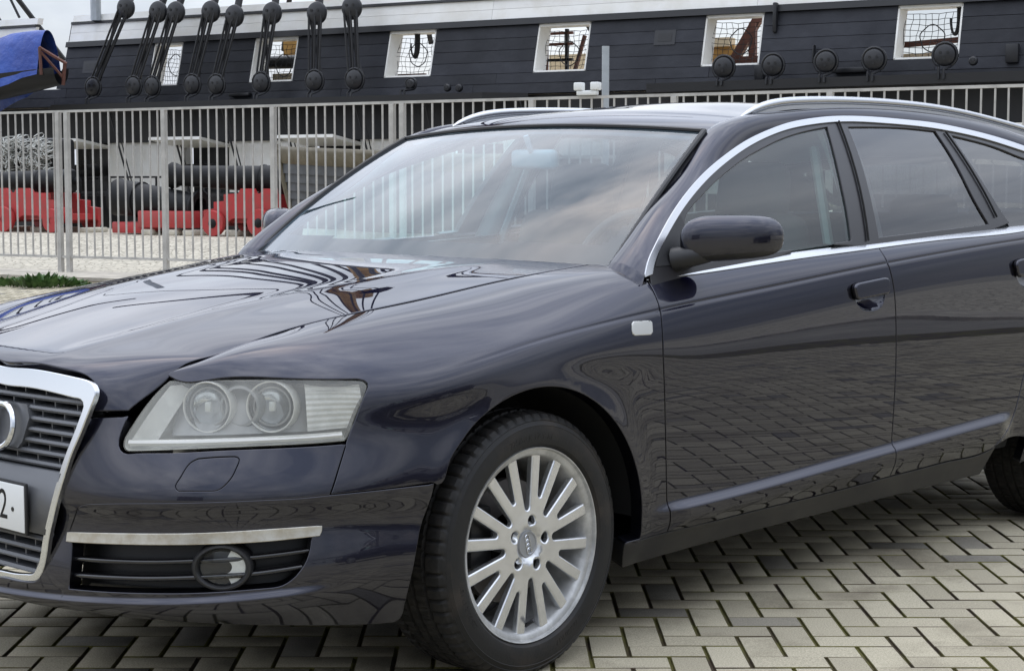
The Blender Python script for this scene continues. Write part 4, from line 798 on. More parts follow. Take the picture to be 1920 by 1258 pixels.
def tyre_text(w_):
    for txt, ang, size, rad in (('225/50 R 17 Y XL', 93, .022, .2655), ('XL 225/50 R17', 300, .020, .264), ('225/50 R 17 98Y', 205, .018, .264)):
        mkobj('tyre_lettering', side_text(txt, rad, R(ang), size, 0), 'ink' if 0 else M['rubber'], w_)
STEER = R(1.2)
for (x, sg, st) in ((0, 1, STEER), (0, -1, STEER), (-2.843, 1, 0), (-2.843, -1, 0)):
    y = .800*sg; w_ = make_wheel((x, y, .3185), st, R(4), sg)
    if sg > 0: tyre_text(w_)
# ---------------- cabin
def rbox(name, c, d, r_, m, parent, rot=None, taper=1.0):
    v, f = bevel_box((0, 0, 0), d, r_, 3); z0 = d[2]/2
    v = [Vector((p[0]*(1+(taper-1)*(p[2]+z0)/d[2]), p[1]*(1+(taper-1)*(p[2]+z0)/d[2]), p[2])) for p in v]
    if rot: q = Matrix.Rotation(rot[0], 3, 'X') @ Matrix.Rotation(rot[1], 3, 'Y') @ Matrix.Rotation(rot[2], 3, 'Z'); v = [q @ p for p in v]
    b = MB(); b.add([(p.x+c[0], p.y+c[1], p.z+c[2]) for p in v], f); return b.build(name, m, parent, 50)
for y in (.37, -.37):
    s_ = rbox('front_seat', (-1.52, y, .80), (.15, .52, .60), .06, 'seat', car, (0, R(-14), 0), .86)
    rbox('seat_cushion', (-1.22, y, .50), (.52, .52, .16), .06, 'seat', s_); rbox('headrest', (-1.62, y, 1.165), (.10, .27, .185), .045, 'seat', s_, (0, R(-8), 0), .93)
    for dy in (-.06, .06): b = MB(); b.tube([(-1.60, y+dy, 1.03), (-1.62, y+dy, 1.12)], .006, 6); b.build('headrest_post', 'chrome', s_)
rs = rbox('rear_seat', (-2.48, 0, .76), (.16, 1.36, .62), .06, 'seat', car, (0, R(-20), 0))
for y in (.40, -.40): rbox('headrest', (-2.62, y, 1.08), (.09, .26, .13), .04, 'seat', rs)
rbox('seat_cushion', (-2.2, 0, .48), (.5, 1.36, .16), .06, 'seat', rs)
dp = [(-.40, .945), (-.55, .965), (-.70, .968), (-.82, .945), (-.88, .86), (-.86, .60), (-.70, .45)]
A_ = np.stack([np.array([(x+.05*(1-(y/.78)**2), y, z+(.03*math.exp(-((y-.37)/.17)**2) if k in (2, 3, 4) else 0)) for y in np.linspace(-.80, .80, 41)]) for k, (x, z) in enumerate(dp)])
mkobj('dashboard', loft_mesh('dashboard', A_), 'dash', car)
sw = empty('steering_wheel', (-.965, .37, .93), 0, car); sw.rotation_euler = (0, R(-24), 0)
b = MB(); b.tube([(0, .185*math.cos(t), .185*math.sin(t)) for t in np.linspace(0, 2*math.pi, 49)], .0155, 10, caps=False); b.build('wheel_rim', 'dash', sw)
b = MB(); b.add(*bevel_box((.02, 0, -.01), (.05, .16, .13), .03)); b.tube([(.015, -.17, 0), (.015, .17, 0)], .014, 8); b.tube([(.015, 0, -.02), (.01, 0, -.175)], .016, 8); b.build('wheel_hub', 'dash', sw)
rbox('interior_mirror', (-.965, .01, 1.262), (.035, .235, .062), .016, 'trim_grey', car, (0, R(4), R(-14)))
b = MB(); b.tube([(-.95, .01, 1.285), (-.93, .005, 1.335)], .009, 6); b.build('mirror_stalk', 'trim_grey', car)
Rg2 = np.stack([roof(np.full(41, t), np.linspace(-.97, .97, 41))-np.array([[0, 0, .035]]) for t in np.linspace(4.0, 11, 40)]); mkobj('headlining', loft_mesh('headlining', Rg2), 'headlining', car)
for sg in (1, -1):
    def strip(name, pa, pb, w0, m, inset=.05, par=car):
        A2 = []
        for t in np.linspace(0, 1, 8):
            x = pa[0]+(pb[0]-pa[0])*t; z = pa[1]+(pb[1]-pa[1])*t; g = glass(np.array([x]), np.array([z]))[0]
            A2.append([(x+w0*.5, (g[1]-inset)*sg, z), (x+w0*.4, (g[1]-inset-.05)*sg, z), (x-w0*.4, (g[1]-inset-.05)*sg, z), (x-w0*.5, (g[1]-inset)*sg, z)])
        mkobj(name, loft_mesh(name, np.array(A2)), m, par)
    strip('pillar_trim', (-1.70, 1.37), (-1.56, .80), .13, 'headlining', .035)
    strip('pillar_trim', (-2.33, 1.36), (-2.43, .80), .10, 'trim_grey', .035)
    b = MB(); b.tube([(-1.62, .60*sg, 1.30), (-1.56, .70*sg, 1.0), (-1.52, .72*sg, .7)], [.016, .016, .016], 6); b.build('seat_belt', 'trim_grey', car)
    A2 = np.stack([np.array([(x, (.80-.03*k)*sg, z) for x in np.linspace(-.55, -2.9, 20)]) for k, z in enumerate((1.0, .97, .70, .35))]); A2[0, :, 2] = .945-.047*(A2[0, :, 0]+.468); A2[1, :, 2] = A2[0, :, 2]-.02; mkobj('door_card', loft_mesh('door_card', A2), 'trim_grey', car)
    # inner face of the front pillar and roof side
    Ei = Ecurve(np.linspace(.2, 10.5, 60))-np.array([0, .012, .012]); Ci = Ccurve(np.linspace(.2, 10.5, 60))-np.array([0, .03, .0]); A2 = np.stack([Ei, .5*(Ei+Ci)-np.array([0, .02, .03]), Ci], 1)*[1, sg, 1]
    mkobj('pillar_lining', loft_mesh('pillar_lining', A2), 'headlining', car)
mb = MB(); mb.box((-1.7, 0, .36), (2.6, 1.56, .02)); mb.build('cabin_floor', 'dark', car)
mb = MB(); mb.box((-3.2, 0, .80), (.9, 1.3, .02)); mb.build('load_cover', 'dash', car)
# ------------------------------------------------------------------ ground
def nodes_mat(name):
    m = bpy.data.materials.new(name); m.use_nodes = True; nt = m.node_tree; return m, nt, nt.nodes['Principled BSDF']
def paver_mat():
    m, nt, b = nodes_mat('paver'); nd, lk = nt.nodes.new, nt.links.new
    geo = nd('ShaderNodeNewGeometry'); oi = nd('ShaderNodeObjectInfo'); at = nd('ShaderNodeAttribute'); at.attribute_name = 'tone'
    ad = nd('ShaderNodeMath'); ad.operation = 'ADD'; lk(oi.outputs['Random'], ad.inputs[0]); lk(at.outputs['Fac'], ad.inputs[1]); fr_ = nd('ShaderNodeMath'); fr_.operation = 'FRACT'; lk(ad.outputs[0], fr_.inputs[0])
    rp = nd('ShaderNodeValToRGB'); e = rp.color_ramp.elements; e[0].color = (.35, .325, .245, 1); e[1].color = (.48, .43, .315, 1); e[0].position = 0; e[1].position = 1
    for p_, c in ((.04, (.22, .20, .165, 1)), (.07, (.37, .328, .238, 1)), (.55, (.425, .378, .275, 1))): q = e.new(p_); q.color = c
    e[0].color = (.20, .185, .15, 1); lk(fr_.outputs[0], rp.inputs[0])
    n1 = nd('ShaderNodeTexNoise'); n1.inputs['Scale'].default_value = 260; n1.inputs['Detail'].default_value = 3; lk(geo.outputs['Position'], n1.inputs[0])
    r1 = nd('ShaderNodeValToRGB'); r1.color_ramp.elements[0].position = .32; r1.color_ramp.elements[1].position = .68; r1.color_ramp.elements[0].color = (.66, .66, .66, 1); r1.color_ramp.elements[1].color = (1.22, 1.22, 1.2, 1); lk(n1.outputs[0], r1.inputs[0])
    n2 = nd('ShaderNodeTexNoise'); n2.inputs['Scale'].default_value = 2.6; n2.inputs['Detail'].default_value = 6; n2.inputs['Roughness'].default_value = .6; lk(geo.outputs['Position'], n2.inputs[0])
    r2 = nd('ShaderNodeValToRGB'); r2.color_ramp.elements[0].position = .29; r2.color_ramp.elements[1].position = .50; r2.color_ramp.elements[0].color = (.52, .50, .48, 1); r2.color_ramp.elements[1].color = (1, 1, 1, 1); lk(n2.outputs[0], r2.inputs[0])
    m1 = nd('ShaderNodeMix'); m1.data_type = 'RGBA'; m1.blend_type = 'MULTIPLY'; m1.inputs[0].default_value = 1; lk(rp.outputs[0], m1.inputs[6]); lk(r1.outputs[0], m1.inputs[7])
    m2 = nd('ShaderNodeMix'); m2.data_type = 'RGBA'; m2.blend_type = 'MULTIPLY'; m2.inputs[0].default_value = 1; lk(m1.outputs[2], m2.inputs[6]); lk(r2.outputs[0], m2.inputs[7])
    lk(m2.outputs[2], b.inputs['Base Color']); b.inputs['Roughness'].default_value = .82
    bp_ = nd('ShaderNodeBump'); bp_.inputs['Strength'].default_value = .5; bp_.inputs['Distance'].default_value = .0015; lk(n1.outputs[0], bp_.inputs['Height']); lk(bp_.outputs[0], b.inputs['Normal'])
    return m
M['paver'] = paver_mat()
def joint_mat():
    m, nt, b = nodes_mat('joint_soil'); nd, lk = nt.nodes.new, nt.links.new; geo = nd('ShaderNodeNewGeometry')
    n1 = nd('ShaderNodeTexNoise'); n1.inputs['Scale'].default_value = 5; n1.inputs['Detail'].default_value = 8; lk(geo.outputs['Position'], n1.inputs[0])
    r1 = nd('ShaderNodeValToRGB'); e = r1.color_ramp.elements; e[0].position = .40; e[0].color = (.062, .043, .024, 1); e[1].position = .58; e[1].color = (.115, .105, .022, 1); lk(n1.outputs[0], r1.inputs[0])
    n2 = nd('ShaderNodeTexNoise'); n2.inputs['Scale'].default_value = 300; lk(geo.outputs['Position'], n2.inputs[0]); bp_ = nd('ShaderNodeBump'); bp_.inputs['Distance'].default_value = .004; lk(n2.outputs[0], bp_.inputs['Height']); lk(bp_.outputs[0], b.inputs['Normal'])
    lk(r1.outputs[0], b.inputs['Base Color']); b.inputs['Roughness'].default_value = .95; return m
M['joint'] = joint_mat()
FOx, FOy, FDx, FDy = -6.62, 23.5, .86668, -.49886       # fence line
def perp(x, y): return .49886*x+.86668*y                 # distance measured square to the fence (fence itself: 17.07)
def quay_z(p): return .02+.34*float(sstep(17.6, 21.2, p))
mb = MB(); mb.add([(-900, -900, -.014), (900, -900, -.014), (900, 1500, -.014), (-900, 1500, -.014)], [(0, 1, 2, 3)])
gm = mat('far_ground', (.30, .28, .23), .9, var=.2, vscale=.4)
pav = tag(mb.build('ground', gm, None, 0), kind='structure')
pv = tag(MB().add([(-13, -9, -.0065), (13, -9, -.0065), (13, 24.5, -.0065), (-13, 24.5, -.0065)], [(0, 1, 2, 3)]).build('pavement', 'joint', None, 0), kind='structure')
UX, UY, PX0, PY0 = .0987, .1015, .3345, 4.3640
JX, JY = .0084, .0040
def brick_geo(lx, ly):
    x, y = lx/2, ly/2; c = .0021; V = [(sx_*(x-(c if t else 0)), sy_*(y-(c if t else 0)), 0 if t else (-.0020 if k else -.012)) for t, k in ((1, 1), (0, 1), (0, 0)) for sx_, sy_ in ((-1, -1), (1, -1), (1, 1), (-1, 1))]
    F = [(0, 1, 2, 3)]
    for r_ in (0, 4): F += [(r_+i, r_+4+i, r_+4+(i+1) % 4, r_+(i+1) % 4) for i in range(4)]
    return np.array(V), F
BH = brick_geo(2*UX-JX, UY-JY); BV = brick_geo(UX-JX, 2*UY-JY)
bricks = []
for j in range(-135, 170):
    for i in range(-125, 125):
        k = (i-j) % 4
        if k == 0: c = (PX0+(i+1)*UX, PY0+(j+.5)*UY, 0)
        elif k == 3: c = (PX0+(i+.5)*UX, PY0+(j+1)*UY, 1)
        else: continue
        if perp(c[0], c[1]) > 16.2 or c[1] > 21 or c[1] < -8.5 or abs(c[0]) > 11.5: continue
        bricks.append(c)
bricks = np.array(bricks)
cw, sw_ = math.cos(math.atan(286/3308)), math.sin(math.atan(286/3308))
dep = bricks[:, 1]*cw+1.19*sw_; upv = bricks[:, 1]*sw_-1.19*cw; ppx = 932.2+3308*bricks[:, 0]/np.maximum(dep, .1); ppy = 629-3308*upv/np.maximum(dep, .1)
cx_ = (bricks[:, 0]+.564)*-math.cos(YAW)+(bricks[:, 1]-4.8346)*-math.sin(YAW); cy_ = (bricks[:, 0]+.564)*math.sin(YAW)+(bricks[:, 1]-4.8346)*-math.cos(YAW)
vis = (dep > 1) & (ppx > -60) & (ppx < 1980) & (ppy > 0) & (ppy < 1330) & ~((cx_ < .75) & (cx_ > -3.8) & (np.abs(cy_) < .74))
near = np.argsort(np.where(vis, dep, 1e9))[:300]
mh = [None, None]
for q, (V, F) in enumerate((BH, BV)):
    me = bpy.data.meshes.new('paver'); me.from_pydata(V.tolist(), [], F); me.update(); me.materials.append(M['paver']); me.materials.append(M['joint']); me.polygons.foreach_set('material_index', [0]+[1]*8); mh[q] = me
rs_ = np.random.RandomState(5); jit = rs_.uniform(-1, 1, (len(bricks), 5)); sel = set(near.tolist())
for k in near:
    x, y, q = bricks[k]; o = bpy.data.objects.new('paver', mh[int(q)]); COL.objects.link(o); o.parent = pv; o.location = (x+jit[k, 0]*.001, y+jit[k, 1]*.0008, jit[k, 2]*.0010); o.rotation_euler = (jit[k, 3]*.004, jit[k, 4]*.004, jit[k, 0]*.006)
rest = np.array([k for k in range(len(bricks)) if k not in sel]); VV = []; FF = []; TT = []; base = 0
for q, (V, F) in enumerate((BH, BV)):
    ks = rest[bricks[rest, 2] == q]; n = len(ks); P_ = np.repeat(V[None], n, 0).copy(); P_[:, :, 2] += P_[:, :, 0]*jit[ks, 3][:, None]*.004+P_[:, :, 1]*jit[ks, 4][:, None]*.004+jit[ks, 2][:, None]*.0010
    P_[:, :, 0] += bricks[ks, 0][:, None]; P_[:, :, 1] += bricks[ks, 1][:, None]; Fq = np.array(F); m_ = len(V)
    FF.append((Fq[None]+(np.arange(n)*m_)[:, None, None]+base).reshape(-1, 4)); VV.append(P_.reshape(-1, 3)); TT.append(np.repeat(rs_.rand(n), len(F))); base += n*m_
VV = np.concatenate(VV); FF = np.concatenate(FF); TT = np.concatenate(TT)
me = bpy.data.meshes.new('pavers'); me.vertices.add(len(VV)); me.vertices.foreach_set('co', VV.ravel()); me.loops.add(FF.size); me.loops.foreach_set('vertex_index', FF.ravel().astype(np.int32)); me.polygons.add(len(FF)); me.polygons.foreach_set('loop_start', (np.arange(len(FF))*4).astype(np.int32)); me.update(calc_edges=True)
a_ = me.attributes.new('tone', 'FLOAT', 'FACE'); a_.data.foreach_set('value', TT.astype(np.float32)); me.materials.append(M['paver']); me.materials.append(M['joint']); me.polygons.foreach_set('material_index', np.tile(np.array([0]+[1]*8, np.int32), len(FF)//9))
tag(mkobj('paver_field', me, None, pv), kind='stuff')
# quay behind the fence (cobbles too small to tell apart) and concrete foot of the fence
def cobble_mat():
    m, nt, b = nodes_mat('quay_cobbles'); nd, lk = nt.nodes.new, nt.links.new; geo = nd('ShaderNodeNewGeometry')
    v = nd('ShaderNodeTexVoronoi'); v.inputs['Scale'].default_value = 9; v.feature = 'F1'; lk(geo.outputs['Position'], v.inputs['Vector']); v2 = nd('ShaderNodeTexVoronoi'); v2.feature = 'DISTANCE_TO_EDGE'; v2.inputs['Scale'].default_value = 9; lk(geo.outputs['Position'], v2.inputs['Vector'])
    rp = nd('ShaderNodeValToRGB'); rp.color_ramp.elements[0].position = .0; rp.color_ramp.elements[0].color = (.26, .23, .17, 1); rp.color_ramp.elements[1].position = .10; rp.color_ramp.elements[1].color = (.60, .55, .44, 1); lk(v2.outputs['Distance'], rp.inputs[0])
    hs = nd('ShaderNodeMix'); hs.data_type = 'RGBA'; hs.blend_type = 'MULTIPLY'; hs.inputs[0].default_value = .3; lk(rp.outputs[0], hs.inputs[6]); bwn = nd('ShaderNodeRGBToBW'); lk(v.outputs['Color'], bwn.inputs[0]); lk(bwn.outputs[0], hs.inputs[7]); lk(hs.outputs[2], b.inputs['Base Color']); b.inputs['Roughness'].default_value = .85
    bp_ = nd('ShaderNodeBump'); bp_.inputs['Distance'].default_value = .02; lk(v2.outputs['Distance'], bp_.inputs['Height']); lk(bp_.outputs[0], b.inputs['Normal']); return m
M['cobble'] = cobble_mat(); M['concrete'] = mat('concrete', (.44, .40, .33), .9, var=.22, vscale=3, bump=.4, bscale=40, bdist=.01)
def fpt(t, p, z): return (FOx+FDx*t+.49886*p, FOy+FDy*t+.86668*p, z)     # along the fence, square to it, up
V = []; ps = [.35, .5, 1.0, 1.6, 2.2, 2.8, 3.4, 4.1, 5., 30]
for p in ps: V += [fpt(-40, p, quay_z(17.07+p)), fpt(45, p, quay_z(17.07+p))]
tag(MB().add(V, [(2*i, 2*i+1, 2*i+3, 2*i+2) for i in range(len(ps)-1)]).build('quay', 'cobble', None, 60), kind='structure')
mb = MB(); 
for z0, pa, pb in ((.035, -.85, .36),):
    mb.add([fpt(-40, pa, -.02), fpt(45, pa, -.02), fpt(45, pa, z0), fpt(-40, pa, z0), fpt(-40, pb, z0), fpt(45, pb, z0), fpt(45, pb, -.02), fpt(-40, pb, -.02)], [(0, 1, 2, 3), (3, 2, 5, 4), (4, 5, 6, 7)])
tag(mb.build('kerb', 'concrete', None, 0), kind='structure')
# ------------------------------------------------------------------ fence
M['galv'] = mat('galvanised_steel', (.46, .445, .415), .5, .25, var=.15, vscale=4)

fence = empty('steel_fence', (FOx, FOy, .03), math.atan2(FDy, FDx)); tag(fence, 'tall grey steel bar fence running behind the car', 'fence')
barm = MB().box((0, 0, 1.14), (.0160, .018, 1.87)).mesh('bar', 0); barm.materials.append(M['galv']); postm = MB().box((0, 0, 1.03), (.062, .06, 2.06)).mesh('post', 0); postm.materials.append(M['galv'])
posts = [-7.4, -5.6, -3.8, -.5-1.6, -.4, 1.09, 1.24, 2.86, 4.55, 6.25, 6.39, 8.08, 9.78, 11.48, 14.9, 16.6, 18.3]
for t in posts:
    o = bpy.data.objects.new('post', postm); COL.objects.link(o); o.parent = fence; o.location = (t, 0, 0)
t = -7.6
while t < 18.4:
    if min(abs(t-q) for q in posts) > .06: o = bpy.data.objects.new('bar', barm); COL.objects.link(o); o.parent = fence; o.location = (t, 0, rnd.uniform(-.003, .003)); o.rotation_euler = (0, rnd.uniform(-.003, .003), 0)
    t += .1345
for z in (.205, 2.075): MB().box((5.4, 0, z), (26.2, .035, .03)).build('rail', 'galv', fence, 0)
# flood lamps on the fence and the grey mast behind it
M['lamp_white'] = mat('lamp_white', (.75, .76, .74), .4); M['pole'] = mat('pole_grey', (.40, .43, .45), .5, .2, var=.1, vscale=3)
def fworld(t, p=0, z=0): return Vector(fpt(t, p, z))
fl_ = empty('floodlight', fworld(8.77, -.02, 2.12), math.atan2(FDy, FDx)); tag(fl_, 'pair of small white floodlights on the fence top above the car roof', 'floodlight')
for s_ in (-1, 1): MB().add(*bevel_box((.10*s_, 0, .10), (.095, .10, .085), .012)).build('lamp_head', 'lamp_white', fl_)
MB().add(*bevel_box((0, 0, .03), (.24, .07, .05), .01)).build('bracket', 'lamp_white', fl_)
pole = empty('lamp_pole', fworld(8.80, .35, .05), 0); tag(pole, 'pale grey square pole behind the fence above the car roof', 'pole'); MB().box((0, 0, 1.31), (.075, .075, 2.62)).build('shaft', 'pole', pole, 0); MB().box((0, 0, .02), (.2, .2, .03)).build('foot', 'pole', pole, 0)
# ------------------------------------------------------------------ weeds by the kerb
M['weed'] = mat('weed_leaf', (.055, .11, .025), .6, var=.35, vscale=6)
def weed(x, y, r_, h, n, label, seed):
    g = random.Random(seed); b = MB()
    for k in range(n):
        a = g.uniform(0, 2*math.pi); rr = r_*math.sqrt(g.random()); bx, by = rr*math.cos(a), rr*math.sin(a); hh = h*g.uniform(.45, 1.)*(1-.45*rr/r_); le = g.uniform(.3, .8)*h; w_ = g.uniform(.025, .055); dx, dy = le*math.cos(a)*.6, le*math.sin(a)*.6; nx, ny = -math.sin(a)*w_, math.cos(a)*w_
        b.add([(bx, by, 0), (bx+dx*.5+nx, by+dy*.5+ny, hh*.7), (bx+dx, by+dy, hh), (bx+dx*.5-nx, by+dy*.5-ny, hh*.7)], [(0, 1, 2, 3)])
    root = empty('weed', (x, y, 0)); tag(root, label, 'weed', 'weeds along the kerb'); b.build('leaves', 'weed', root, 0)
    s = MB(); 
    for k in range(5): a = g.uniform(0, 6.3); s.tube([(0, 0, 0), (.3*r_*math.cos(a), .3*r_*math.sin(a), h*.5)], .006, 5)
    s.build('stem', 'weed', root)
weed(-5.22, 20.2, .30, .22, 150, 'largest clump of green weeds at the left end of the kerb', 1)
weed(-4.92, 20.35, .16, .15, 60, 'smaller clump of weeds just right of the big one', 2)
weed(-5.72, 20.4, .22, .17, 70, 'clump of weeds cut by the left picture edge', 3); weed(-4.72, 20.2, .09, .07, 40, 'tiny tuft of weed nearest the bonnet', 4)
# ------------------------------------------------------------------ the ship
M['hull'] = mat('hull_slate', (.013, .0142, .019), .55, col2=(.024, .0255, .032), vscale=1.3, bump=.6, bscale=7, bdist=.015, spec=.3)
M['hull_black'] = mat('hull_black', (.008, .008, .009), .45, bump=.3, bscale=6, bdist=.01)
M['ship_white'] = mat('ship_white', (.82, .81, .77), .5, col2=(.74, .72, .66), vscale=2)
M['rope'] = mat('tarred_rope', (.007, .007, .008), .6); M['iron'] = mat('deadeye_black', (.012, .0125, .015), .42)
M['ochre'] = mat('ochre_paint', (.42, .24, .07), .55, var=.2, vscale=2); M['red_brown'] = mat('red_brown_wood', (.12, .045, .030), .6, var=.2, vscale=4); M['cream'] = mat('cream', (.62, .52, .36), .6)
def per_object(m, lo_, hi_):
    # each board takes its own shade
    nt = m.node_tree; b = nt.nodes['Principled BSDF']; src = b.inputs['Base Color'].links[0].from_socket; oi = nt.nodes.new('ShaderNodeObjectInfo'); mr = nt.nodes.new('ShaderNodeMapRange'); mr.inputs[3].default_value = lo_; mr.inputs[4].default_value = hi_; nt.links.new(oi.outputs['Random'], mr.inputs[0])
    vm_ = nt.nodes.new('ShaderNodeVectorMath'); vm_.operation = 'SCALE'; nt.links.new(src, vm_.inputs[0]); nt.links.new(mr.outputs[0], vm_.inputs[3]); nt.links.new(vm_.outputs[0], b.inputs['Base Color'])
per_object(M['hull'], .70, 1.35); per_object(M['ship_white'], .88, 1.04)
SHA = math.atan2(-.49725, .86761)
ship = empty('sailing_ship', (-10.96, 38.9, 0), SHA); tag(ship, 'old black and white wooden sailing ship in the dock behind the fence', 'ship')
def wp(u, z, o=0): return (u, (z-3.6)*.27-o, z)
def slab(name, u0, u1, z0, z1, o0, o1, m, parent=ship):
    """board lying on the leaning side, o = how far it stands out"""
    b = MB(); V = [wp(u, z, o) for u in (u0, u1) for z in (z0, z1) for o in (o0, o1)]
    b.add(V, [(0, 1, 3, 2), (4, 6, 7, 5), (0, 4, 5, 1), (2, 3, 7, 6), (0, 2, 6, 4), (1, 5, 7, 3)]); return b.build(name, m, parent, 0)
PORTS = [(4.42, 5.18), (7.02, 8.08), (10.22, 11.26), (13.44, 14.50), (16.71, 17.77), (20.08, 21.14), (23.4, 24.45), (26.7, 27.75)]
rowsz = [2.79, 2.98, 3.17, 3.385, 3.60, 3.82, 4.05]
PZ0, PZ1 = 3.17, 4.05
for r_ in range(6):
    z0, z1 = rowsz[r_], rowsz[r_+1]; start = (-6, -6, 1.88, 1.95, 2.0, 2.03)[r_]
    iv = []; c = start
    if z0 >= 3.16:
        for a, b in PORTS: iv.append((c, a)); c = b
    iv.append((c, 31.))
    for a, b in iv:
        x = a; first = True
        while x < b-.01:
            ln = rnd.uniform(2.8, 5.6); e = min(b, x+ln); e = b if b-e < .7 else e
            slab('hull_plank', x+.003, e-.003, z0+.004, z1-.004, -.08, rnd.uniform(-.003, .006), 'hull'); x = e
for a, b in zip([2.0]+[q[1] for q in PORTS], [q[0] for q in PORTS]+[31]): slab('hull_frame', a, b, 2.8, 4.06, -.14, -.082, 'hull_black')
slab('hull_frame', -6, 31, 2.78, 3.165, -.15, -.083, 'hull_black')
slab('rubbing_rail', 2.0, 31, 4.055, 4.17, -.08, .07, 'hull_black'); slab('rubbing_rail', -6, 1.0, 4.055, 4.17, -.08, .07, 'hull_black')
for a, b in ((2.03, 31), (-6, 1.0)):
    x = a
    while x < b-.01:
        e = min(b, x+5.2)
        for z0, z1 in ((4.175, 4.36), (4.364, 4.545)): slab('bulwark_board', x+.003, e-.003, z0, z1, -.08, .012, 'ship_white')
        x = e
    slab('cap_rail', a, b, 4.55, 4.60, -.10, .05, 'hull_black'); slab('hammock_cover', a, b, 4.605, 4.74, -.16, .0, 'ship_white')
slab('bulwark_end', 2.0, 2.03, 2.8, 4.6, -.3, .0, 'hull'); slab('left_hull', -6, .95, 3.17, 4.05, -.08, 0, 'hull')
# lower hull with the white gun deck band, ports and raised lids
GP = [(-.65+3.2*k-.62, -.65+3.2*k+.62) for k in range(10)]
b = MB(); b.box((12, .30, .45), (40, .5, 1.1)); b.box((12, .12, 2.40), (40, .3, .76)); b.build('lower_hull', 'hull_black', ship, 0)
c = -8.
for a, b_ in GP+[(31, 31)]:
    x = c
    MB().box(((c+a)/2, .20, 1.52), (a-c, .3, 1.06)).build('white_band', 'ship_white', ship, 0); c = b_
for a, b_ in GP:
    MB().box(((a+b_)/2, .55, 1.5), (b_-a+.1, .1, 1.1)).build('port_shadow', 'hull_black', ship, 0)
    l = MB(); l.box(((a+b_)/2, -.42, 2.0), (b_-a+.06, 1.0, .06), Matrix.Rotation(R(-8), 3, 'X')); l.build('port_lid', 'ship_white', ship, 0)
    g = MB(); g.lathe([(.0, -1.15), (.06, -1.15), (.125, -1.13), (.135, -1.05), (.12, -.95), (.15, -.2), (.17, .3)], 20, 'y', ((a+b_)/2, -.0, 1.42)); g.build('gun_barrel', 'hull_black', ship)
for u in (3.6, 5.15, 6.55, 8.0, 9.75, 11.3, 13.2): b = MB(); b.tube([(u, -.40, 2.7), (u+.35, -.10, .9)], .022, 5); b.tube([(u+.12, -.40, 2.7), (u+.42, -.10, .9)], .014, 5); b.build('chain_plate', 'iron', ship)
# channels (shelves that spread the rigging)
def channel(u0, u1, z, th, out):
    b = MB(); w0 = (z-3.6)*.27; b.add([(u0, w0-.0, z), (u0+.5, w0-out, z), (u1-.6, w0-out, z), (u1, w0, z), (u0, w0, z-th), (u0+.5, w0-out, z-th), (u1-.6, w0-out, z-th), (u1, w0, z-th)], [(0, 1, 2, 3), (7, 6, 5, 4), (0, 4, 5, 1), (1, 5, 6, 2), (2, 6, 7, 3)]); b.build('channel', 'hull_black', ship, 0)
channel(1.9, 13.4, 2.80, .13, .62); b = MB(); b.add([(16.0, -.22, 2.87), (16.0, -.78, 2.87), (31, -.78, 2.92), (31, -.22, 2.92), (16, -.22, 2.70), (16, -.78, 2.72), (31, -.78, 2.76), (31, -.22, 2.72)], [(0, 1, 2, 3), (7, 6, 5, 4), (0, 4, 5, 1), (1, 5, 6, 2), (2, 6, 7, 3)]); b.build('channel', 'hull_black', ship, 0)
# port linings, nets
def netmesh(a, b_, z0, z1, seed):
    g = random.Random(seed); m = MB(); nu, nz = 9, 8; O = g.uniform(.0, .05)
    P_ = [[(a+(b_-a)*i/nu+g.uniform(-.012, .012), (z-3.6)*.27+.34+.05*math.sin(i*.7+k), z+g.uniform(-.012, .012)-.03*math.sin(math.pi*i/nu)) for i in range(nu+1)] for k, z in enumerate(np.linspace(z0+.02, z1-.05, nz+1))]
    for row in P_: m.tube(row, .0048, 4, False)
    for i in range(nu+1): m.tube([row[i] for row in P_], .0048, 4, False)
    return m
MAST_U = 5.6
for k, (a, b_) in enumerate(PORTS):
    for u0, u1, z0, z1 in ((a-.0, a+.03, PZ0, PZ1), (b_-.03, b_, PZ0, PZ1), (a, b_, PZ0, PZ0+.03), (a, b_, PZ1-.05, PZ1)):
        slab('port_lining', u0, u1, z0, z1, -.42, -.004, 'ship_white')
    netmesh(a+.03, b_-.03, PZ0+.03, PZ1-.05, k).build('port_net', 'rope', ship)
    cu, cz = (a+b_)/2+.03*math.sin(k*2.), 3.56+.05*math.cos(k*3.); b = MB(); b.tube([(cu+.20*math.cos(t)*(1+.06*math.sin(5*t)), (cz-3.6)*.27+.32, cz+.21*math.sin(t)*(1+.05*math.cos(4*t))) for t in np.linspace(0, 2*math.pi, 30)], .010, 5, False); b.build('rope_ring', 'rope', ship)
# hanging coils in two ports
for u, n in ((10.62, 5), (20.95, 4)):
    b = MB()
    for i in range(n): b.tube([(u+(.05+.011*i)*math.cos(t), .30+.02*i, 3.82+.0*i+(.05+.011*i)*math.sin(t)-(.18 if math.sin(t) < 0 else 0)*abs(math.sin(t))) for t in np.linspace(-math.pi*1.05, .05, 14)]+[(u+.05+.011*i, .3+.02*i, 4.02)], .014, 5, False)
    b.build('rope_coil', 'rope', ship)
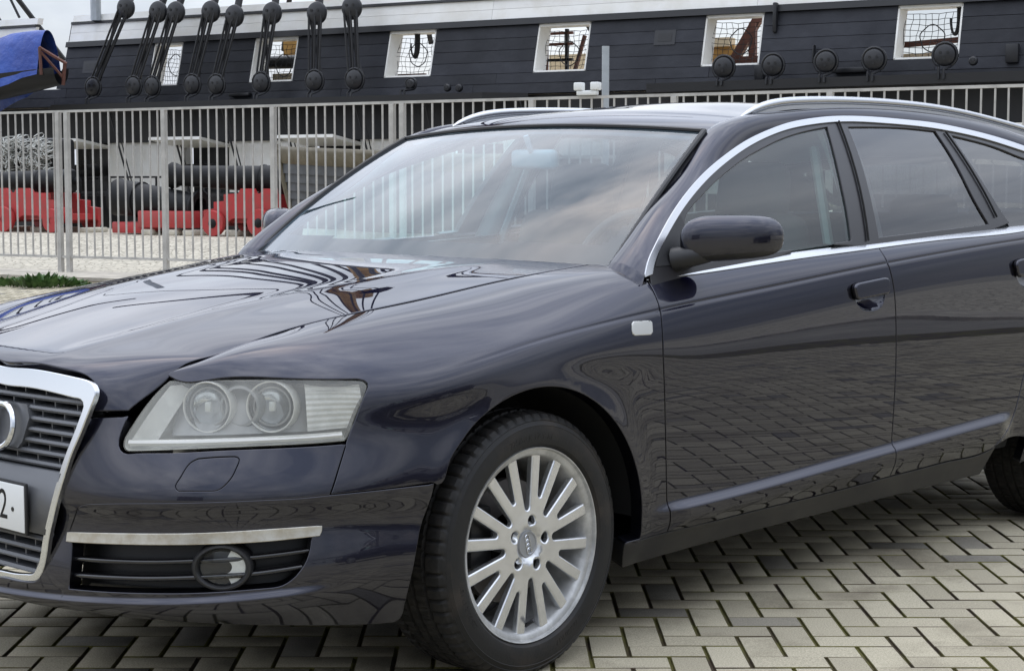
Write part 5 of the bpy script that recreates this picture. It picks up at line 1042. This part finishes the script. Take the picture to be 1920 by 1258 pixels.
# deck gear seen through the ports
def gear(name, c, d, m, ry=0): b = MB(); b.box(c, d, Matrix.Rotation(ry, 3, 'Y')); b.build(name, m, ship, 0)
gear('deck_box', (6.88, 1.6, 3.95), (.34, .3, .42), 'ochre'); b = MB(); b.lathe([(.0, -1.0), (.10, -1.0), (.125, -.9), (.14, .4), (.15, .5), (.05, .62)], 18, 'x', (7.35, .85, 3.62)); b.build('deck_gun', 'hull_black', ship); gear('deck_box', (7.0, 1.2, 3.28), (.55, .3, .26), 'cream')
gear('deck_board', (10.35, .6, 3.24), (.7, .1, .07), 'red_brown')
for z in (3.46, 3.75, 3.95): gear('frame_bar', (13.35, 1.0, z), (.65, .06, .05), 'red_brown' if z > 3.5 else 'hull_black')
for u in (13.12, 13.55): gear('frame_bar', (u, 1.0, 3.55), (.06, .06, .95), 'red_brown' if u < 13.3 else 'hull_black')
gear('frame_bar', (13.85, .9, 3.5), (.06, .06, .8), 'red_brown', R(18)); gear('deck_house', (12.95, 2.6, 3.4), (1.1, .3, .55), 'cream')
gear('deck_house', (16.2, 1.9, 3.45), (.75, .4, .42), 'ochre'); gear('deck_house', (16.2, 1.8, 3.72), (.60, .3, .16), 'cream'); gear('crane_arm', (16.95, 1.4, 3.75), (.16, .12, 1.0), 'red_brown', R(32)); gear('crane_post', (17.1, 1.3, 3.55), (.12, .12, .9), 'red_brown'); gear('deck_board', (16.95, 1.2, 3.3), (.9, .12, .22), 'red_brown')
gear('yard_beam', (20.35, .9, 3.50), (1.7, .09, .09), 'red_brown', R(-3)); gear('deck_board', (20.2, 1.2, 3.30), (1.5, .1, .10), 'cream')
gear('deck', (14, 4.5, 2.98), (36, 7, .1), 'cream'); gear('far_bulwark', (14, 8.6, 3.25), (36, .2, .5), 'ship_white')
# scuttles and cleats
for u, z in ((2.75, 3.62), (15.98, 3.70)):
    f_ = MB(); f_.add(*[[wp(u+dx, z+dz, .012) for dx, dz in ((-.20, -.13), (.20, -.13), (.20, .13), (-.20, .13))], [(0, 1, 2, 3)]]); f_.build('scuttle_plate', 'iron', ship, 0)
    f_ = MB(); f_.add(*[[wp(u+dx, z+dz, .016) for dx, dz in ((-.13, -.07), (.13, -.07), (.13, .07), (-.13, .07))], [(0, 1, 2, 3)]]); f_.build('scuttle_hole', 'hull_black', ship, 0)
for u, z, w_, h_ in ((17.83, 3.03, .16, .26), (22.0, 3.2, .2, .3), (19.4, 3.02, .55, .09), (6.9, 2.93, .5, .07), (18.0, 3.95, .07, .5), (18.75, 3.30, .02, .3)):
    b = MB(); b.add(*bevel_box(wp(u, z, .06), (w_, .12, h_), .02)); b.build('cleat', 'iron', ship)
# deadeyes
def deadeye(u, z, w0, r_, strap=True, th=.10, name='deadeye'):
    d = MB().lathe([(.0005, -th*.62), (r_*.7, -th*.55), (r_*.93, -th*.3), (r_, 0), (r_*.93, th*.3), (r_*.5, th*.5)], 28, 'y', (u, w0, z)).build(name, 'iron', ship)
    for a in ((-.34, .22), (.34, .22), (0, -.34)):
        MB().lathe([(.0005, -th*.66), (r_*.13, -th*.66), (r_*.13, -th*.3)], 10, 'y', (u+a[0]*r_, w0, z+a[1]*r_)).build('deadeye_hole', 'hull_black', d)
    if strap:
        b = MB(); b.tube([(u-.04, -.80, 2.80), (u-.04, -.80, z-r_*1.35)]+[(u+r_*1.12*math.sin(t), w0+.0, z-r_*1.12*math.cos(t)) for t in np.linspace(-.5, -2*math.pi+.5, 16)]+[(u+.04, -.80, z-r_*1.35), (u+.04, -.80, 2.80)], .022, 6, False); b.build('deadeye_strap', 'iron', d)
    return d
LOW = [(3.39, 3.15), (4.48, 3.14), (4.97, 3.12), (6.0, 3.13), (6.61, 3.11), (7.71, 3.12), (8.98, 3.12), (9.9, 3.12)]; UPP = [(4.15, 4.74), (5.0, 4.62), (5.46, 4.59), (6.35, 4.56), (6.94, 4.45), (7.86, 4.46), (8.92, 4.41), (9.73, 4.47)]
TOPZ = 14.2
for (ul, zl), (uu, zu) in zip(LOW, UPP):
    deadeye(ul, zl, -.62, .19); d2 = deadeye(uu, zu, -.44, .225, False, .14)
    b = MB()
    for k in range(5): o = (k-2)*.058; b.tube([(uu+o*1.25, -.50+.03*(k % 2), zu-.02), (ul+o, -.64+.03*(k % 2), zl+.02)], .024, 5)
    b.tube([(uu-.19, -.43, zu), (ul+.15, -.60, zl+.1)], .030, 6); b.build('lanyard', 'rope', ship)
    b = MB(); b.tube([(uu, -.36, zu+.1), (MAST_U+(uu-MAST_U)*.10, 4.2, TOPZ)], .075, 8); b.build('shroud', 'rope', ship)
for u, z in ((17.34, 3.11), (18.21, 3.11), (19.12, 3.14), (19.92, 3.15), (21.06, 3.18)): deadeye(u, z, -.60, .175)
for u, z in ((11.08, 3.01), (11.87, 2.92), (12.12, 2.91), (21.48, 3.08)): deadeye(u, z, -.50, .10 if u < 11.5 else .075, u < 11.5, .08)
# masts
def mast(u, w0, r0, topz, m, span):
    b = MB(); b.tube([(u, w0, 2.5), (u, w0, topz+1.2)], [r0, r0*.72], 20); b.build('mast', m, ship)
    b = MB(); b.add([(u-1.5, w0-1.3, topz), (u+1.5, w0-1.3, topz), (u+1.5, w0+1.3, topz), (u-1.5, w0+1.3, topz), (u-1.2, w0-1.0, topz-.18), (u+1.2, w0-1.0, topz-.18), (u+1.2, w0+1., topz-.18), (u-1.2, w0+1., topz-.18)], [(0, 1, 2, 3), (7, 6, 5, 4), (0, 4, 5, 1), (1, 5, 6, 2), (2, 6, 7, 3), (3, 7, 4, 0)]); b.build('mast_top', 'hull_black', ship, 0)
    b = MB(); b.tube([(u, w0-.8, topz), (u, w0-.8, topz+13)], [r0*.6, r0*.4], 14); b.build('topmast', m, ship)
    b = MB(); b.tube([(u-9, w0-1.2, topz-1.6), (u, w0-1.2, topz-1.6), (u+9, w0-1.2, topz-1.6)], [.12, .26, .12], 10); b.build('yard', 'hull_black', ship)
    for k in range(span): 
        b = MB(); b.tube([(u-4.5+9*k/max(1, span-1), 9.0, 4.6), (u+.3*(k/span-.5), w0+.4, topz)], .07, 6); b.build('shroud', 'rope', ship)
    for k in range(7):
        b = MB(); b.tube([(u-1.4+2.8*k/6, w0-1.25, topz), (u, w0-.8, topz+11)], .035, 5); b.build('topmast_shroud', 'rope', ship)
mast(MAST_U, 4.8, .42, TOPZ, 'ochre', 7); mast(25.5, 4.8, .45, 15.5, 'ochre', 8); mast(-11, 4.8, .36, 12.5, 'hull_black', 7)
b = MB(); b.tube([(25.5, 4.8, 15.5), (MAST_U, 4.8, 5)], .05, 6); b.build('stay', 'rope', ship); b = MB(); b.tube([(MAST_U, 4.8, 14.2), (-11, 4.8, 5)], .05, 6); b.build('stay', 'rope', ship)
for u0, u1 in ((-.4, .15), (.75, 1.25)): b = MB(); b.tube([(u0-.6, -.2, 6.0), (u1-.35, -.15, 4.72)], .03, 5); b.build('stay', 'rope', ship)
b = MB(); b.tube([(2.75, .2, 4.6), (2.75, .2, 8.0)], .11, 8); b.build('flag_pole', 'pole', ship)
# ------------------------------------------------------------------ boat under a blue cover hanging at the ship's side
M['blue'] = mat('blue_tarpaulin', (.012, .045, .26), .42, col2=(.02, .075, .36), vscale=1.4, bump=.8, bscale=2.2, bdist=.12)
def ship_w(u, w_, z): v = Matrix.Rotation(SHA, 3, 'Z') @ Vector((u, w_, z)); return Vector((-10.96+v.x, 38.9+v.y, z))
tb = empty('covered_boat', ship_w(0, -1.5, 3.05), SHA); tag(tb, 'boat under a crumpled blue tarpaulin hanging at the left of the ship', 'boat')
S_ = np.linspace(-4.2, 3.02, 24); A_ = []
for i, x in enumerate(S_):
    t = (x+4.2)/7.22; wd = .95*math.sin(math.pi*min(1, .28+.66*t))**.6; zt = 1.08+.10*t+.05*math.sin(3*x); zb = max(-.35, -.09+.30*(x-1.65))
    row = []
    for a in np.linspace(-1, 1, 17): row.append((x, a*wd, zb+(zt-zb)*(1-abs(a)**2.6)+.018*math.sin(7*x+5*a)))
    A_.append(row)
mkobj('tarpaulin', loft_mesh('tarpaulin', np.array(A_)), 'blue', tb)
A_ = []
for i, x in enumerate(np.linspace(-4.2, 3.35, 20)):
    t = (x+4.2)/7.55; wd = .90*math.sin(math.pi*min(1, .25+.72*t))**.6; zb = .02+.62*max(0, t-.35)*1.05; A_.append([(x, wd*math.cos(a), zb-.52*math.sin(a)*(.5+.5*math.sin(math.pi*min(1, .3+.6*t)))) for a in np.linspace(0, math.pi, 13)])
mkobj('hull', loft_mesh('hull', np.array(A_)), 'hull_black', tb)
b = MB(); b.tube([(3.05, -.3, .85), (3.5, 0, .52)], .035, 5); b.tube([(3.07, -.3, .85), (3.1, -.3, .3)], .035, 5); b.tube([(3.46, 0, .55), (3.4, 0, .1)], .04, 5); b.tube([(3.1, -.3, .75), (3.4, 0, .25)], .03, 5); b.build('rudder_frame', 'red_brown', tb)
b = MB(); b.tube([(-3, 0, -.4), (2.6, 0, .05)], .045, 6); b.tube([(-.8, 0, -.25), (-.8, 0, -.75)], .05, 6); b.build('boom', 'hull_black', tb)
# ------------------------------------------------------------------ cannons on the quay
M['red'] = mat('carriage_red', (.42, .030, .032), .5, col2=(.33, .045, .04), vscale=5); M['gun'] = mat('gun_black', (.008, .0082, .009), .55, 0., spec=.25, bump=.3, bscale=30)
M['stone'] = mat('pale_stone', (.55, .51, .42), .9, var=.15, vscale=5)
def qpt(t, p): x, y, _ = fpt(t, p, 0); return Vector((x, y, quay_z(17.07+p)))
def barrel(L_, r0, parent, loc, tilt=0, name='barrel'):
    prof = [(.0005, -L_*.06), (r0*.28, -L_*.055), (r0*.32, -L_*.03), (r0*.2, -L_*.01), (r0*.9, .0), (r0*1.06, L_*.02), (r0, L_*.05), (r0*.97, L_*.28), (r0*1.02, L_*.285), (r0*1.02, L_*.30), (r0*.92, L_*.305), (r0*.72, L_*.93), (r0*.86, L_*.955), (r0*.95, L_*.985), (r0*.86, L_), (r0*.52, L_), (r0*.5, L_*.85), (.0005, L_*.85)]
    o = MB().lathe(prof, 28, 'x').build(name, 'gun', parent); o.location = loc; o.rotation_euler = (0, tilt, 0); return o
def carriage(root, L_, w_, h_, wheels=True):
    prof = [(-L_*.5, .20), (-L_*.5, h_*.55), (-L_*.36, h_*.58), (-L_*.36, h_*.72), (-L_*.22, h_*.74), (-L_*.22, h_*.88), (-L_*.02, h_*.90), (.02, h_), (L_*.17, h_), (L_*.20, h_*.9), (L_*.28, h_*.9), (L_*.31, h_), (L_*.47, h_), (L_*.5, h_*.5), (L_*.5, .20), (L_*.18, .20), (L_*.1, .28), (-L_*.1, .28), (-L_*.2, .20)]
    for s_ in (-1, 1):
        b = MB(); b.prism(prof, lambda p: (p[0], s_*w_*.5, p[1]), lambda p: (p[0], s_*w_*.5-s_*.10, p[1])); b.build('cheek', 'red', root, 0)
    MB().box((0, 0, .26), (L_*.9, w_-.2, .10)).build('bed', 'red', root, 0)
    if wheels:
        for xw, rw in ((-L_*.33, .20), (L_*.30, .215)):
            MB().tube([(xw, -w_*.62, rw), (xw, w_*.62, rw)], .05, 10).build('axle', 'red', root)
            for s_ in (-1, 1):
                t = MB().lathe([(.05, -.045), (rw*.96, -.045), (rw, -.03), (rw, .03), (rw*.96, .045), (.05, .045)], 28, 'y', (xw, s_*(w_*.5+.06), rw)).build('wheel', 'red', root)
                MB().lathe([(.0005, -.075), (.045, -.07), (.075, -.048)], 14, 'y', (xw, s_*(w_*.5+.06), rw)).build('hub', 'gun', t)
FA = math.atan2(FDy, FDx)
c1 = empty('cannon', qpt(-4.2, 5.2), FA+math.pi); tag(c1, 'black cannon on a red wheeled carriage, the one at the left edge', 'cannon', 'cannons on the quay')
carriage(c1, 1.75, .80, .74); barrel(2.5, .195, c1, (-.62, 0, .86), 0)
c2 = empty('cannon', qpt(-1.35, 4.9), FA); tag(c2, 'stubby black gun on a low faded red slide in the middle', 'cannon', 'cannons on the quay')
MB().add(*bevel_box((.25, 0, .25), (1.1, .62, .27), .02)).build('slide', 'red', c2); MB().add(*bevel_box((-.45, 0, .11), (.9, .5, .18), .02)).build('skid', 'red', c2); barrel(1.75, .29, c2, (-1.0, 0, .60), R(5))
for x_ in (-.1, .4, .75): MB().add(*bevel_box((x_, -.1, .045), (.2, .5, .09), .02)).build('chock', 'stone', c2)
c3 = empty('cannon', qpt(.36, 5.05), FA+R(4)); tag(c3, 'black cannon with its red carriage end on, next to the grey rowing boat', 'cannon', 'cannons on the quay')
carriage(c3, 1.35, .85, .74); barrel(2.5, .225, c3, (.9, 0, .86), 0).rotation_euler = (0, R(-2), math.pi)
for c_, xs in ((c1, (-.9, -.25, .2, .85)), (c3, (-.2, .35))):
    for x_ in xs: MB().add(*bevel_box((x_, -.15, .04), (.22, .5, .08), .02)).build('chock', 'stone', c_)
# black railing at the dock edge
rl = empty('dock_railing', qpt(-3.3, 7.2), FA); tag(rl, 'low black iron railing at the dock edge behind the cannons', 'railing')
M['rail_black'] = mat('railing_black', (.012, .012, .013), .5)
for z in (.62, .93): MB().box((2.5, 0, z), (9, .03, .035)).build('rail', 'rail_black', rl, 0)
for k in range(26): MB().box((-2+.36*k, 0, .46), (.028, .028, .94)).build('baluster', 'rail_black', rl, 0)
b = MB(); b.box((1.5, .5, .28), (12, .12, .62)); b.build('dock_wall', 'hull_black', rl, 0)
# heap of pale rope and netting
M['pale_rope'] = mat('pale_rope', (.50, .50, .46), .85)
hp_ = empty('rope_heap', qpt(-7.3, 6.6), FA); tag(hp_, 'heap of pale tangled rope netting on a black stand, left edge', 'rope heap')
g = random.Random(3); b = MB()
for k in range(420):
    x = g.uniform(-1.9, 2.1); z = g.uniform(.98, 1.62); a = g.uniform(0, 6.3); pts = []
    for i in range(9): pts.append((x, -.25+.18*math.sin(a), z)); a += g.uniform(.5, 1.3); x += .05*math.cos(a*1.3)+.008; z += .05*math.sin(a)
    b.tube(pts, .0095, 4, False)
b.build('netting', 'pale_rope', hp_); MB().add(*bevel_box((0.1, .15, 1.28), (4.0, .5, .70), .08)).build('bundle', 'hull_black', hp_); MB().box((0, 0, .5), (3.9, .5, .95)).build('stand', 'hull_black', hp_, 0)
# clinker boat
M['olive'] = mat('olive_wood', (.085, .070, .040), .6, col2=(.13, .11, .07), vscale=5); M['clinker'] = mat('clinker_grey', (.055, .058, .062), .55, var=.2, vscale=6)
cb = empty('rowing_boat', qpt(1.5, 4.2), FA+R(-4)); tag(cb, 'grey clinker built rowing boat with olive gunwale behind the windscreen pillar', 'boat')
def hullsec(t, k):   # t 0 bow .. 1, k 0 keel .. 1 gunwale
    wd = .95*(1-(1-min(1, t*1.7))**2.2); return (t*5.5-.02*k+(.38*(1-k))*(1-min(1, t*3)), -wd*(.12+.88*k**.62), .12+1.20*k**1.25-.16*min(1, t*1.5)*k)
for s_ in (1, -1):
    for q in range(9):
        k0, k1 = q/10.5, (q+1)/10.5+.012; A_ = np.array([[hullsec(t, k0), hullsec(t, k1)] for t in np.linspace(0, 1, 22)]); A_[:, 0, 1] -= .035; A_[:, :, 1] *= s_
        mkobj('strake', loft_mesh('strake', A_, flip=s_ > 0), 'clinker', cb)
    A_ = np.array([[hullsec(t, .86), np.array(hullsec(t, .87))+[0, -.03, 0], np.array(hullsec(t, 1.0))+[0, -.03, 0], np.array(hullsec(t, 1.02))+[0, -.01, .02], np.array(hullsec(t, 1.0))+[0, .10, 0]] for t in np.linspace(0, 1, 22)]); A_[:, :, 1] *= s_
    mkobj('gunwale', loft_mesh('gunwale', A_, flip=s_ > 0), 'olive', cb)
b = MB(); b.tube([tuple(np.array(hullsec(0, k))*[1, 0, 1]-np.array([.03, 0, 0])) for k in np.linspace(0, 1.05, 8)], .055, 8); b.build('stem', 'olive', cb); MB().box((2.6, 0, .08), (4.2, .3, .16)).build('keel_block', 'stone', cb, 0)
# ------------------------------------------------------------------ across the street (behind the photographer, seen only in the paint)
def copy_tree(o, parent=None):
    c = o.copy(); COL.objects.link(c); c.parent = parent
    for ch in list(o.children): copy_tree(ch, c)
    return c
car2 = copy_tree(car); car2.location = (4.9, -.45, 0); car2.rotation_euler = (0, 0, YAW+math.pi); car2['label'] = 'dark estate car parked across the lane, mirrored in the doors'
bl_ = empty('warehouse', (26, -44, 0), R(30)); tag(bl_, 'long pale ribbed warehouse mirrored in the rear door', 'building')
M['clad'] = mat('cladding_pale', (.50, .52, .52), .6); M['pane'] = mat('dark_pane', (.03, .035, .04), .15)
MB().box((0, 0, 2.2), (40, 8, 4.4)).build('wall', 'clad', bl_, 0); MB().box((0, 0, 4.55), (41, 9, .3)).build('roof', 'pole', bl_, 0)
for k in range(50): MB().box((-19.6+.8*k, 4.06, 2.3), (.16, .12, 4.2)).build('rib', 'pole', bl_, 0)
for k in range(8): MB().box((-16+4.6*k, 4.03, 1.5), (1.5, .1, 1.0)).build('window', 'pane', bl_, 0)
b2 = empty('office_block', (-24, -46, 0), R(-20)); tag(b2, 'dark office block mirrored in the front bumper', 'building'); MB().box((0, 0, 5), (14, 9, 10)).build('wall', mat('dark_render', (.14, .13, .13), .8), b2, 0)
for i in range(5):
    for j in range(3): MB().box((-5.2+2.6*i, 4.53, 2+2.8*j), (1.4, .1, 1.5)).build('window', 'pane', b2, 0)
MB().box((0, 0, 10.2), (14.6, 9.6, .4)).build('roof', 'pole', b2, 0)
